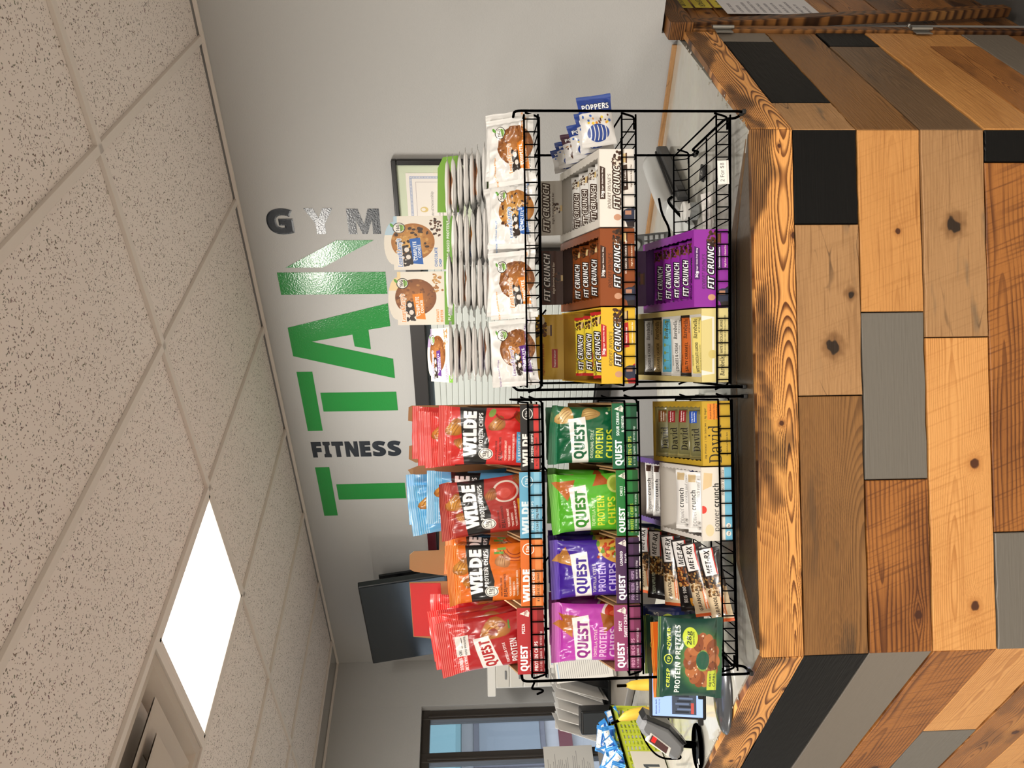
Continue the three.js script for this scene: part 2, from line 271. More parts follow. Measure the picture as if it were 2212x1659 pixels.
// ---------- lettering on the back wall ----------
{
  const t = thing('wall_lettering', 'glossy green and black vinyl gym name lettering on the grey back wall', 'sign');
  const green = mat('#24803a', 0.16, { bumpMap: peel(6), bumpScale: 0.0005 }), navy = mat('#141c26', 0.2, { bumpMap: peel(6), bumpScale: 0.0005 });
  t.position.set(0, 1.82, WALLZ);
  const L = (pts, m = green) => part('letter', slab(pts, 0.0012), m, t);
  const R = (x0, y0, x1, y1) => [[x0, y0], [x1, y0], [x1, y1], [x0, y1]];
  const letterT = (a) => part('letter', join([slab(R(a, 0.744, a + 0.371, 0.817), 0.0012), slab(R(a + 0.125, 0.364, a + 0.243, 0.724), 0.0012)]), green, t);
  letterT(-3.247); letterT(-2.622);
  L([[-2.297, 0.364], [-2.182, 0.364], [-2.079, 0.724], [-2.042, 0.536], [-2.108, 0.533], [-2.125, 0.461], [-2.017, 0.462], [-1.998, 0.363], [-1.877, 0.364], [-2.001, 0.818], [-2.159, 0.818]]);
  part('letter', join([slab(R(-1.828, 0.362, -1.718, 0.818), 0.0012), slab([[-1.694, 0.778], [-1.694, 0.622], [-1.567, 0.398], [-1.567, 0.552]], 0.0012)]), green, t);
  const font = await new FontLoader().loadAsync('fonts/droid/droid_sans_bold.typeface.json');
  const glyph = (ch, x0, x1, y0, y1, m) => {                        // letters turned to read downwards; their tops point right
    const g = new TextGeometry(ch, { font, size: 1, depth: 0.001, curveSegments: 5, bevelEnabled: true, bevelThickness: 0.0004, bevelSize: 0.06, bevelSegments: 1 });
    g.computeBoundingBox(); const b = g.boundingBox; g.translate(-b.min.x, -b.min.y, -b.min.z); g.scale((y1 - y0) / (b.max.x - b.min.x), (x1 - x0) / (b.max.y - b.min.y), 1); g.rotateZ(-Math.PI / 2); g.translate(x0, y1, 0);
    part('letter', g, m, t);
  };
  let y = 0.815; for (const [ch, w] of [['F', 0.05], ['I', 0.036], ['T', 0.058], ['N', 0.065], ['E', 0.055], ['S', 0.069], ['S', 0.069]]) { glyph(ch, -2.805, -2.698, y - w, y, navy); y -= w + 0.0078; }
  glyph('G', -1.538, -1.423, 0.712, 0.82, navy);
  L([[-1.423, 0.665], [-1.423, 0.628], [-1.465, 0.61], [-1.423, 0.59], [-1.423, 0.549], [-1.49, 0.588], [-1.537, 0.588], [-1.537, 0.625], [-1.49, 0.625]], navy);
  L([[-1.426, 0.496], [-1.426, 0.45], [-1.495, 0.43], [-1.426, 0.41], [-1.426, 0.365], [-1.538, 0.365], [-1.538, 0.397], [-1.475, 0.397], [-1.538, 0.42], [-1.538, 0.44], [-1.475, 0.462], [-1.538, 0.462], [-1.538, 0.496]], navy);
}

// ---------- things on the back wall ----------
{
  const t = thing('framed_certificate', 'certificate with a blue border in a black frame on the back wall', 'certificate'); t.position.set(-1.425, 1.955, WALLZ);
  const fm = mat('#121212', 0.25), w = 0.42, h = 0.33;
  for (const [a, b, x, y] of [[w, 0.02, 0, h / 2 - 0.01], [w, 0.02, 0, 0.01 - h / 2], [0.02, h - 0.04, w / 2 - 0.01, 0], [0.02, h - 0.04, 0.01 - w / 2, 0]]) part('frame', box(a, b, 0.024, 0.004), fm, t, [x, y, 0.012]);
  part('mat_board', box(w - 0.035, h - 0.035, 0.004), mat('#cdd6bd', 0.7), t, [0, 0, 0.008]);
  part('certificate', box(0.31, 0.225, 0.001), inked(print('certificate', 512, 372, (x, a, b) => {
    fill(x, '#e9e3dc', 0, 0, a, b); x.strokeStyle = '#93a3c4'; x.lineWidth = 9; for (let i = 0; i < 46; i++) { const u = 30 + i * 10; for (const v of [30, b - 30]) { x.beginPath(); x.arc(u, v, 7, 0, 7); x.lineWidth = 3; x.stroke(); } } for (let i = 0; i < 32; i++) for (const u of [30, a - 30]) { x.beginPath(); x.arc(u, 30 + i * 10, 7, 0, 7); x.lineWidth = 3; x.stroke(); }
    x.strokeStyle = '#8d7d86'; x.lineWidth = 2; x.strokeRect(62, 62, a - 124, b - 124); disc(x, '#d6bd7a', a / 2, 110, 20, 26); disc(x, '#e9e3dc', a / 2, 104, 11, 14);
    text(x, 'Certificate of Ownership', a / 2, 165, 22, { font: 'serif', color: '#544e4a', thin: 1 }); text(x, 'another business just like ours is not equipped', a / 2, 210, 13, { font: 'serif', color: '#544e4a' }); text(x, 'to stay and business featured nationally', a / 2, 232, 13, { font: 'serif', color: '#544e4a' }); text(x, 'nationwide award', a / 2, 262, 11, { font: 'serif', color: '#b79a54' });
  }), 0.6), t, [0, 0, 0.0105]);
  part('pane', box(w - 0.04, h - 0.04, 0.002), mat('#ffffff', 0.03, { transmission: 1, thickness: 0 }), t, [0, 0, 0.016]);
}
{
  const t = thing('framed_picture', 'small picture in a dark red frame below the first letter', 'picture'); t.position.set(-3.36, 1.9, WALLZ);
  const fm = mat('#4a1a20', 0.35), w = 0.5, h = 0.37;
  for (const [a, b, x, y] of [[w, 0.05, 0, h / 2 - 0.025], [w, 0.05, 0, 0.025 - h / 2], [0.05, h - 0.1, w / 2 - 0.025, 0], [0.05, h - 0.1, 0.025 - w / 2, 0]]) part('frame', box(a, b, 0.022, 0.004), fm, t, [x, y, 0.011]);
  part('mat_board', box(w - 0.09, h - 0.09, 0.004), mat('#2b2624', 0.6), t, [0, 0, 0.006]); part('picture_sheet', box(w - 0.14, h - 0.14, 0.002), mat('#b7a37e', 0.6), t, [0, 0, 0.009]);
}
{
  const g = structGroup('window_2'), fm = mat('#242120', 0.4), x0 = -2.98, x1 = -1.605, y0 = 1.16, y1 = 2.092;
  for (const [a, b, x, y] of [[x1 - x0, 0.066, (x0 + x1) / 2, y1 - 0.033], [x1 - x0, 0.066, (x0 + x1) / 2, y0 + 0.033], [0.06, y1 - y0 - 0.132, x0 + 0.03, (y0 + y1) / 2], [0.06, y1 - y0 - 0.132, x1 - 0.03, (y0 + y1) / 2]]) part('window_frame', box(a, b, 0.045, 0.004), fm, g, [x, y, WALLZ + 0.0225]);
  part('backing', box(x1 - x0 - 0.1, y1 - y0 - 0.1, 0.006), mat('#39454b', 0.2), g, [(x0 + x1) / 2, (y0 + y1) / 2, WALLZ + 0.004]);
  const sl = box(x1 - x0 - 0.125, 0.0283, 0.012, 0.004, 2), sm = mat('#b4b9b5', 0.4);
  for (let i = 0; i < 27; i++) part('slat', sl, sm, g, [(x0 + x1) / 2, 1.985 - i * 0.0285, WALLZ + 0.016]);
}
{
  const t = thing('television', 'black flat television tilted down from the back wall near the corner', 'television'); t.position.set(-3.846, 2.205, -2.63); t.rotation.set(0.14, -0.07, 0);
  const bl = mat('#14171a', 0.35);
  part('housing', box(0.826, 0.475, 0.035, 0.006, 2), bl, t, [0, 0, -0.018]); part('screen', box(0.806, 0.453, 0.003), mat('#1c2226', 0.22, {}), t, [0, 0.004, 0.001]);
  part('mount_plate', box(0.3, 0.2, 0.02, 0.002), bl, t, [0, 0, -0.05]);
  part('mount_arm', join([rod([V(0, 0, -0.06), V(0.16, 0.01, -0.16), V(0.06, 0.02, -0.262)], 0.016), at(box(0.12, 0.24, 0.012), 0.05, 0.02, -0.262)]), bl, t);
}

// ---------- outside the window ----------
{
  struct('pavement', box(12, 0.06, 14), mat('#8d8b88', 0.9), [-10.9, FLOOR - 0.03, -4.5]);
  const t = thing('shop_building', 'pale shopfront with a teal awning across the street outside the window', 'building'); t.position.set(-9.6, FLOOR, -5.2);
  part('wall', box(0.3, 4.5, 9), mat('#c4bfbe', 0.8), t, [-0.15, 2.25, 0]);
  part('awning', at(slab([[0, 0], [0.5, 0.0], [0.5, 0.06], [0, 0.42]], 4.2), 0.0, 2.34, -1.6), mat('#6f8e90', 0.7), t);
  for (const z of [-1.2, 0.2, 1.7]) { const w = part('window', box(0.06, 0.9, 1.1, 0.005), mat('#7a757c', 0.5), t, [0.02, 1.74, z]); part('pane', box(0.01, 0.76, 0.96), mat('#8b9096', 0.1), w, [0.04, 0, 0]); }
  part('sill_band', box(0.08, 0.16, 8.8), mat('#7a3a40', 0.7), t, [0.04, 1.04, 0]);
}

// ---------- the counter ----------
const CL = [-1.834, -1.11], CR = [-0.757, -2.01];
const counter = thing('reception_counter', 'wood plank reception counter with burnt trim and glossy grey top', 'counter');
const plan = (pts, y0, y1, bevel = 0) => { const g = slab(pts.map(([x, z]) => [x, -z]), y1 - y0, bevel); g.rotateX(-Math.PI / 2); g.translate(0, y0, 0); return g; };
const epoxy = mat('#ffffff', 0.16, { clearcoat: 0.8, clearcoatRoughness: 0.06, map: print('epoxy', 1024, 1024, (x, w, h) => { fill(x, '#b4b1a8', 0, 0, w, h); for (let i = 0; i < 900; i++) { const q = rr(130, 205), r = rr(10, 70); x.globalAlpha = 0.05; disc(x, `rgb(${q},${q - 1},${q - 8})`, rnd() * w, rnd() * h, r, r * rr(0.2, 0.9), rr(0, 6)); } x.globalAlpha = 1; }), bumpMap: orangePeel, bumpScale: 0.0012 });
epoxy.map.wrapS = epoxy.map.wrapT = THREE.RepeatWrapping;
part('carcass', plan([[-0.8, -2.88], [-0.8, -2.03], [-1.83, -1.17], [-3.95, -1.32], [-3.95, -1.9], [-2.4, -1.9], [-1.75, -2.6], [-1.75, -2.88]], FLOOR, 1.03), mat('#2a241f', 0.9), counter);
part('top', boxUV(plan([[-0.765, -2.895], [-0.765, -2.02], [-1.109, -1.96], [-1.774, -1.424], [-1.86, -1.135], [-4.0, -1.29], [-4.0, -1.93], [-2.45, -1.93], [-1.78, -2.65], [-1.78, -2.895]], 1.03, 1.0695), 0.9, 0.9, 0, 0, 'xz'), epoxy, counter);
part('filler_board', boxUV(plan([[-0.775, -2.018], [-1.085, -1.915], [-1.765, -1.37], [-1.838, -1.137]], 1.035, 1.07), 0.66, 4.5, 0, 0, 'xz'), sawn(WOODS.mocha, 0.45, 0.001, { color: '#b9bcbc', clearcoat: 0.5, clearcoatRoughness: 0.2 }), counter);
part('edge_strip', boxUV(plan([[-0.79, -2.022], [-1.106, -1.965], [-1.772, -1.428], [-1.842, -1.142], [-1.83, -1.15], [-1.765, -1.375], [-1.082, -1.917]], 1.035, 1.0715), 0.7, 4, 0, 0, 'xz'), WM.mocha, counter);
part('back_strip', boxUV(box(1.06, 0.018, 0.01, 0.002), 0.7, 4), WM.tan, counter, [-1.318, 1.077, WALLZ + 0.008]);
// resin beads that ran over the raw edge
part('resin_edge', join(Array.from({ length: 46 }, () => { const s = rnd(), f = rnd() < 0.5; const p = f ? [-0.765, -2.03 - s * 0.75] : [-1.87 - s * 1.0, -1.135 - s * 0.073]; return at(new THREE.SphereGeometry(1, 7, 5).scale(rr(0.002, 0.006), 0.0015, rr(0.002, 0.006)), p[0] + rr(-0.012, 0.012) * (f ? 1 : 0.5), 1.0705, p[1] + rr(-0.012, 0.012)); })), mat('#a39d90', 0.05, { clearcoat: 1 }), counter);
const FACETS = { front: { o: CL, a: 0.6963 }, left: { o: CL, a: -0.0735 }, right: { o: CR, a: 1.536 } };
const ROWS = [1.07, 0.954, 0.777, 0.602, 0.425, 0.25, 0.074, -0.1, FLOOR];
function onFacet(m, f, s, y, z) { const c = Math.cos(f.a), n = Math.sin(f.a); m.position.set(f.o[0] + s * c + z * n, y, f.o[1] - s * n + z * c); m.rotation.y = f.a; }
let bench = 0;
function plank(f, s0, s1, row, kind, o = {}) {
  const y1 = o.y1 ?? ROWS[row], y0 = o.y0 ?? ROWS[row + 1], w = s1 - s0 - 0.003, h = y1 - y0 - 0.004, d = 0.022, n = 9;
  const top = [], bot = []; for (let i = 0; i <= n; i++) { const u = i / n; top.push([-w / 2 + u * w, h / 2 + (i && i < n ? rr(-0.0022, 0.0011) : 0)]); bot.push([w / 2 - u * w, -h / 2 + (i && i < n ? rr(-0.0011, 0.0022) : 0)]); }
  const g = slab([...bot.reverse(), ...top.reverse()], d - 0.004, 0.0018); g.translate(0, 0, -d);
  const half = Math.min(0.5, w / 3 + 0.002); boxUV(g, 1 / 1.5, 1 / 0.22, clamp(o.u ?? (bench = (bench + 0.37) % 1), half, 1 - half), o.v ?? 0.5);
  const m = part(o.name ?? 'plank', g, WM[kind], o.parent ?? counter);
  onFacet(m, f, (s0 + s1) / 2, (y0 + y1) / 2, o.z ?? rr(-0.003, 0.002)); return m;
}
{
  const f = FACETS.front, N = 1.403;
  plank(f, 0.0, N, 0, 'burnt', { name: 'trim_board', z: 0.004, u: 0.47 });
  plank(f, 1.147, N, 1, 'black'); plank(f, 0.688, 1.147, 1, 'tan', { u: 0.2 }); plank(f, 0, 0.688, 1, 'brown');
  plank(f, 0.91, N, 2, 'orange', { u: 0.3 }); plank(f, 0.461, 0.91, 2, 'grey'); plank(f, 0, 0.461, 2, 'rough', { u: 0.05 });
  plank(f, 0.84, N, 3, 'tan', { u: 0.52 }); plank(f, 0, 0.84, 3, 'pine', { u: 0.28 });
  plank(f, 1.314, N, 4, 'black'); plank(f, 0.313, 1.314, 4, 'rough', { u: 0.55 }); plank(f, 0, 0.313, 4, 'grey');
  plank(f, 0.6, N, 5, 'oak'); plank(f, 0, 0.6, 5, 'brown'); plank(f, 0, N, 6, 'brown'); plank(f, 0, 0.7, 7, 'orange'); plank(f, 0.7, N, 7, 'tan');
  const l = FACETS.left;
  plank(l, -1.3, -0.001, 0, 'burnt', { name: 'trim_board', z: 0.003, u: 0.1 });
  plank(l, -1.3, -0.001, 1, 'black'); plank(l, -1.3, -0.001, 2, 'greige'); plank(l, -1.3, -0.001, 3, 'rough', { u: 0.75 });
  plank(l, -0.522, -0.001, 4, 'pine', { u: 0.6 }); plank(l, -1.3, -0.522, 4, 'grey'); plank(l, -1.3, -0.001, 5, 'oak', { u: 0.8 }); plank(l, -1.3, 0, 6, 'pine'); plank(l, -1.3, 0, 7, 'brown');
  const r = FACETS.right;
  plank(r, 0.001, 0.83, 0, 'burnt', { name: 'trim_board', z: 0.003, u: 0.8 });
  plank(r, 0.001, 0.19, 1, 'tan', { u: 0.9 }); plank(r, 0.19, 0.735, 1, 'black'); plank(r, 0.735, 0.83, 1, 'greige');
  plank(r, 0.001, 0.83, 2, 'brown', { u: 0.3 }); plank(r, 0.001, 0.69, 3, 'mocha'); plank(r, 0.69, 0.83, 3, 'black');
  plank(r, 0.001, 0.83, 4, 'orange', { u: 0.7 }); plank(r, 0.001, 0.7, 5, 'oak', { u: 0.3 }); plank(r, 0.7, 0.83, 5, 'orange'); plank(r, 0.3, 0.83, 6, 'greige'); plank(r, 0, 0.3, 6, 'black'); plank(r, 0, 0.83, 7, 'oak');
  const post = part('hinge_post', boxUV(box(0.05, 1.38, 0.03, 0.003), 1 / 0.22, 1 / 1.5, 0.2, 0, 'xy'), WM.charred, counter); onFacet(post, r, 0.858, 0.335, -0.04);
}
{
  const t = thing('counter_gate', 'dark-burnt plank gate with a diagonal brace hinged to the counter end', 'gate');
  const f = FACETS.right, o = { parent: t };
  const ys = [1.03, 0.86, 0.7, 0.53, 0.37, 0.2, 0.04, -0.14, -0.28]; const ks = ['oak', 'oak', 'charred', 'oak', 'oak', 'charred', 'oak', 'charred'];
  for (let i = 0; i < 8; i++) plank(f, 0.886, 1.72, 0, ks[i], { ...o, y0: ys[i + 1], y1: ys[i], z: -0.03 });
  const bar = (s0, s1, y0, y1, kind, z, d = 0.03, nm = 'frame_board', tilt = 0, u = 0) => { const m = part(nm, boxUV(box(s1 - s0, y1 - y0, d, 0.004), 1 / 1.5, 1 / 0.22, u, 0.4), WM[kind], t); onFacet(m, f, (s0 + s1) / 2, (y0 + y1) / 2, z); m.rotation.order = 'YXZ'; m.rotation.z = tilt; return m; };
  bar(0.832, 1.72, 1.035, 1.118, 'charred', 0.0, 0.06, 'top_rail');
  const stile = part('frame_board', boxUV(box(0.045, 1.3, 0.03, 0.004), 1 / 0.22, 1 / 1.5, 0.3, 0, 'xy'), WM.charred, t); onFacet(stile, f, 0.862, 0.385, -0.008);
  const brace = part('brace', boxUV(box(0.05, 1.3, 0.034, 0.004), 1 / 0.22, 1 / 1.5, 0.6, 0.2, 'xy'), WM.charred, t); onFacet(brace, f, 0.998, 0.4, 0.003); brace.rotation.order = 'YXZ'; brace.rotation.z = 0.17;
  const steel = mat('#a9a7a2', 0.3, { metalness: 0.9 });
  const hinge = part('hinge', join([at(new THREE.CylinderGeometry(0.007, 0.007, 0.075, 12), 0, 0, 0.01), at(box(0.03, 0.06, 0.003), -0.018, 0, 0.002), at(box(0.05, 0.02, 0.003), 0.03, 0.022, 0.004), at(new THREE.SphereGeometry(0.006, 8, 6), 0.05, 0.022, 0.007)]), steel, t); onFacet(hinge, f, 0.837, 0.93, 0.004);
  const hinge2 = part('hinge', hinge.geometry, steel, t); onFacet(hinge2, f, 0.837, 0.22, 0.004);
  const paper = thing('notice_sheet', 'white printed rules sheet taped upside down on the gate', 'paper'); onFacet(paper, f, 1.21, 0.66, -0.014);
  part('sheet', box(0.22, 0.36, 0.001), inked(print('notice', 256, 420, (x, w, h) => { fill(x, '#dedbdc', 0, 0, w, h); const rows = ['NO REFUNDS', 'ALL SALES FINAL', 'SNOWMOBILE BOOTS', 'MUST BE WIPED', 'NO OUTSIDE FOOD', 'WEIGHTS RACKED', 'TOWEL REQUIRED', 'FULL SIGNED WAIVER', 'NEEDED FOR GUEST', 'RETURN KEYS', 'BEFORE LEAVING']; x.translate(w, h); x.rotate(Math.PI); rows.forEach((r, i) => text(x, r, w - 16, 40 + i * 34, 17, { color: '#5a5660', align: 'right' })); }), 0.7), paper);
  for (let i = 0; i < 3; i++) { const n = thing('price_note', `small yellow price note on the gate, ${['nearest the back wall', 'middle of three', 'lowest of three'][i]}`, 'note'); onFacet(n, f, 1.24 + i * 0.004, 0.985 - i * 0.075, 0.0 - 0.016); part('sheet', box(0.12, 0.066, 0.001), inked(print('note' + i, 128, 72, (x, w, h) => { fill(x, '#cdb93c', 0, 0, w, h); x.translate(w, h); x.rotate(Math.PI); text(x, ['$5.00', '2 PAIR', '$10'][i], w / 2, h / 2, 34, { color: '#2b2618' }); }), 0.7), n); }
}

// ---------- the two wire racks ----------
const RACKS = { left: { o: [-1.9116, -1.119], a: 0.695, w: 0.739 }, right: { o: [-1.3205, -1.62], a: 0.639, w: 0.731 } };
const FLOORS = [0.565, 0.303, 0.046], DEPTH = 0.46;
function place(o, r, x, y, z, ry = 0, rx = 0, rz = 0) {             // rack coordinates: x to the right, y above the counter, z to the front
  const c = Math.cos(r.a), s = Math.sin(r.a); o.rotation.order = 'YXZ';
  o.position.set(r.o[0] + x * c + z * s, TOP + 0.0025 + y, r.o[1] - x * s + z * c); o.rotation.set(rx, r.a + ry, rz); return o;
}
const wire = mat('#0e0e0f', 0.32, { metalness: 0.2, clearcoat: 0.3 });
function rack(r, label) {
  const t = thing('wire_rack', label, 'rack', null), w = r.w; place(t, r, 0, 0, 0);
  const cap = mat('#161616', 0.6);
  for (const x of [-0.005, w + 0.005]) {
    const sf = part('side_frame', rod(rounded([V(x, 0.625, -0.1), V(x, 0.625, 0.004), V(x, 0.006, 0.004), V(x, 0.006, -0.058), V(x, 0.036, -0.062), V(x, 0.034, -0.4), V(x, 0.006, -0.41), V(x, 0.006, -DEPTH), V(x, 0.625, -DEPTH), V(x, 0.625, -0.1)], 0.02), 0.0037, false, 8), wire, t);
    for (const z of [-0.008, -DEPTH + 0.008]) part('foot_cap', box(0.012, 0.011, 0.03, 0.003), cap, sf, [x, 0.006, z]);
  }
  const x0 = 0.003, x1 = w - 0.003, n = 22;
  const wireGeo = rod(rounded([V(0, 0.036, 0.001), V(0, 0.001, 0.002), V(0, -0.002, -0.006), V(0, -0.002, -0.425), V(0, 0.036, -0.44)], 0.008, 3), 0.0018, false, 5);
  const rail = rod([V(x0, 0, 0), V(x1, 0, 0)], 0.0026, false, 7);
  for (const f of FLOORS) {
    const sh = new THREE.Group(); sh.name = 'shelf'; sh.position.set(0, f - 0.002, -0.004); t.add(sh);
    for (const [y, z] of [[0.036, 0.0], [-0.001, 0.004], [-0.006, -0.02], [-0.006, -0.225], [-0.006, -0.415], [0.036, -0.443]]) part('rail', rail, wire, sh, [0, y, z]);
    for (const x of [x0, x1]) part('end_rail', rod(rounded([V(x, 0.036, 0), V(x, 0.036, -0.443)], 0.01), 0.0026, false, 7), wire, sh);
    for (let i = 0; i < n; i++) part('wire', wireGeo, wire, sh, [x0 + 0.012 + (i * (x1 - x0 - 0.024)) / (n - 1), 0, 0]);
    for (const [x, s] of [[x0, -1], [x1, 1]]) for (const z of [-0.03, -0.41]) part('hook', rod(rounded([V(x - s * 0.03, -0.004, z), V(x + s * 0.004, -0.004, z), V(x + s * 0.012, 0.022, z), V(x + s * 0.016, 0.03, z - 0.006)], 0.008), 0.003, false, 6), wire, sh);
    if (f > 0.1) part('brace', rod([V(0.16, 0.0, -0.448), V(0.235, -0.06, -0.448)], 0.003), wire, sh); if (f > 0.1) part('brace', rod([V(w - 0.16, 0.0, -0.448), V(w - 0.235, -0.06, -0.448)], 0.003), wire, sh);
  }
  return t;
}
const rackLeft = rack(RACKS.left, 'black three-tier wire rack stocked mostly with bags of chips');
part('end_hook', rod(rounded([V(-0.012, 0.59, -0.02), V(-0.05, 0.598, -0.06), V(-0.05, 0.572, -0.06), V(-0.062, 0.562, -0.075), V(-0.075, 0.58, -0.09)], 0.012), 0.003, false, 7), wire, rackLeft);
rack(RACKS.right, 'black three-tier wire rack with cookie piles on top');

// ---------- printed packaging ----------
function chip(x, a, b, r, rot, c0, c1, squash = 0.7) { x.save(); x.translate(a, b); x.rotate(rot); const g = x.createRadialGradient(-r * 0.3, -r * 0.2, r * 0.1, 0, 0, r); g.addColorStop(0, c0); g.addColorStop(1, c1); x.fillStyle = g; x.beginPath(); for (let i = 0; i <= 16; i++) { const q = (i / 16) * 6.283, k = r * (1 + 0.13 * Math.sin(q * 3 + rot * 5)); x.lineTo(Math.cos(q) * k, Math.sin(q) * k * squash); } x.fill(); x.strokeStyle = 'rgba(90,40,10,.45)'; x.lineWidth = r * 0.07; for (let i = -1; i < 2; i++) { x.beginPath(); x.moveTo(-r * 0.7, i * r * 0.25); x.quadraticCurveTo(0, i * r * 0.3 - r * 0.15, r * 0.7, i * r * 0.2); x.stroke(); } x.restore(); }
function tri(x, a, b, r, rot, c0 = '#d98a3c', c1 = '#a9561c') { x.save(); x.translate(a, b); x.rotate(rot); const g = x.createLinearGradient(-r, -r, r, r); g.addColorStop(0, c0); g.addColorStop(1, c1); poly(x, g, [[-r, r * 0.75], [0, -r], [r, r * 0.6]]); x.fillStyle = 'rgba(110,50,15,.4)'; for (let i = 0; i < 14; i++) x.fillRect(rr(-0.5, 0.5) * r, rr(-0.2, 0.6) * r, r * 0.07, r * 0.05); x.restore(); }
function blobs(x, n, a, b, w, h, cols, r0, r1) { for (let i = 0; i < n; i++) disc(x, cols[i % cols.length], a + rnd() * w, b + rnd() * h, rr(r0, r1), rr(r0, r1) * 0.8, rr(0, 3)); }
function crimp(x, c, c2, y0, y1, w, n = 9) { fill(x, c, 0, y0, w, y1 - y0); for (let i = 0; i < n; i++) fill(x, c2, 0, y0 + ((i + 0.3) * (y1 - y0)) / n, w, ((y1 - y0) / n) * 0.35); }
const wildeBag = (key, main, hi, flavour, tagBg, tagInk, food) => print('wb' + key, 320, 420, (x, w, h) => {
  fill(x, main, 0, 0, w, h); crimp(x, main, hi, 0, 62, w, 8);
  chip(x, 205, 75, 52, 0.5, '#e2a345', '#9a5a1c'); chip(x, 120, 95, 30, -0.3, '#d8913a', '#8d4b18');
  poly(x, '#161414', [[0, 118], [w, 96], [w, 214], [230, 205], [120, 226], [0, 212]]);
  text(x, 'WILDE', 176, 142, 74, { fit: 250, font: 'sans-serif', stroke: '#fff', lw: 6 }); text(x, 'PROTEIN CHIPS', 190, 190, 26, { fit: 205 });
  disc(x, '#f2efe9', 62, 212, 32); disc(x, '#2a2626', 62, 212, 28); disc(x, '#f2efe9', 62, 212, 25); text(x, '13g', 62, 206, 22, { color: '#1c1a1a' }); text(x, 'PROTEIN', 62, 222, 9, { color: '#1c1a1a' });
  food(x);
  text(x, 'CRISPS CRAFTED FROM', 82, 258, 10, { color: '#3a1210' }); text(x, 'REAL', 52, 276, 24, { color: '#3a1210' }); text(x, 'INGREDIENTS', 118, 275, 12, { color: '#3a1210' });
  ['*CHICKEN BREAST', '*EGG WHITES', '*CHICKEN BONE BROTH'].forEach((s, i) => text(x, s, 26, 298 + i * 17, 13, { align: 'left', color: '#f7e9df' }));
  fill(x, tagBg, 16, 346, 170, 58); const f = flavour.split('|'); text(x, f[0], 100, f[1] ? 362 : 375, f[1] ? 22 : 34, { color: tagInk, font: 'serif', fit: 150 }); if (f[1]) text(x, f[1], 100, 388, 32, { color: tagInk, font: 'serif' });
});
const W_RED = wildeBag('red', '#d42f2c', '#ef7a72', 'NASHVILLE|HOT', '#5fb0e0', '#fff', (x) => { chip(x, 230, 262, 46, 0.6, '#d89a4a', '#85481a'); chip(x, 262, 372, 44, -0.5, '#b2652a', '#6d2c12'); disc(x, '#7d9a45', 292, 240, 26, 14, 0.4); x.strokeStyle = '#8d1512'; x.lineWidth = 9; x.beginPath(); x.arc(300, 300, 46, 1.5, 4.4); x.stroke(); });
const W_BLUE = wildeBag('blue', '#57acdf', '#a4d7f4', 'SEA SALT &|VINEGAR', '#2f78bd', '#fff', (x) => { chip(x, 238, 264, 44, 0.3, '#e3b261', '#a06a24'); chip(x, 270, 372, 40, -0.4, '#d9a04c', '#8f5a1f'); disc(x, '#e7dcbc', 250, 330, 34, 30); disc(x, '#8d7634', 250, 330, 26, 22); });
const W_BBQ = wildeBag('bbq', '#a32a25', '#cf6a5c', 'BARBEQUE', '#e2a22c', '#3a1608', (x) => { disc(x, '#d9c7bb', 238, 300, 62, 58); disc(x, '#b92c22', 238, 300, 52, 48); disc(x, '#c8463a', 230, 296, 30, 26); chip(x, 290, 372, 40, -0.6, '#b06a30', '#6d3415'); chip(x, 230, 236, 36, 0.4, '#c07c44', '#7b3d18'); });
const W_ORANGE = wildeBag('org', '#e2711d', '#f6ad68', 'BUFFALO', '#7d2c0e', '#fff', (x) => { chip(x, 232, 270, 40, 0.2, '#dcae82', '#a96a3a', 0.9); x.strokeStyle = '#8a2b0c'; x.lineWidth = 4; for (let i = 0; i < 3; i++) { x.beginPath(); x.arc(300, 330, 40 + i * 16, 2, 4.6); x.stroke(); } fill(x, '#5f9a3a', 270, 230, 14, 44); fill(x, '#74ad4a', 292, 246, 12, 40); });
const questBag = (key, main, hi, ink, style, flavour, food, yellow = '#d7dd3a') => print('qb' + key, 320, 400, (x, w, h) => {
  fill(x, main, 0, 0, w, h); crimp(x, main, hi, 0, 44, w, 8); food(x);
  poly(x, '#ece9e6', [[0, 118], [250, 96], [268, 176], [0, 196]]); text(x, 'QUEST', 128, 148, 66, { color: ink, fit: 212, font: 'sans-serif', stroke: ink, lw: 3 });
  text(x, style, 110, 208, 19, { color: '#f4f1d8', fit: 165, thin: 1 }); text(x, 'PROTEIN', 116, 244, 48, { color: yellow, fit: 178 }); text(x, 'CHIPS', 112, 296, 52, { color: yellow, fit: 168 });
  text(x, flavour[0], 104, 344, 26, { fit: 160 }); if (flavour[1]) text(x, flavour[1], 74, 374, 24);
});
const Q_GREEN = questBag('green', '#0f5d3a', '#4f9a78', '#0f5d3a', 'ORIGINAL STYLE', ['SOUR CREAM', '& ONION'], (x) => { chip(x, 265, 78, 54, 0.7, '#f0d9a0', '#b98a44'); chip(x, 282, 200, 46, 1.4, '#d9b877', '#8e6a30'); blobs(x, 22, 262, 280, 60, 110, ['#5f8a45', '#84a860', '#e5e0d0'], 6, 14); });
const Q_LIME = questBag('lime', '#55b02c', '#9fdd77', '#2f8420', 'TORTILLA STYLE', ['CHILI LIME'], (x) => { tri(x, 252, 70, 62, 0.4, '#d98440', '#a4501c'); tri(x, 284, 246, 46, -0.6, '#c9682a', '#8f3d14'); disc(x, '#c3d06a', 262, 320, 48, 40); disc(x, '#97ad3e', 262, 320, 36, 28); disc(x, '#d8432c', 300, 386, 34, 26); });
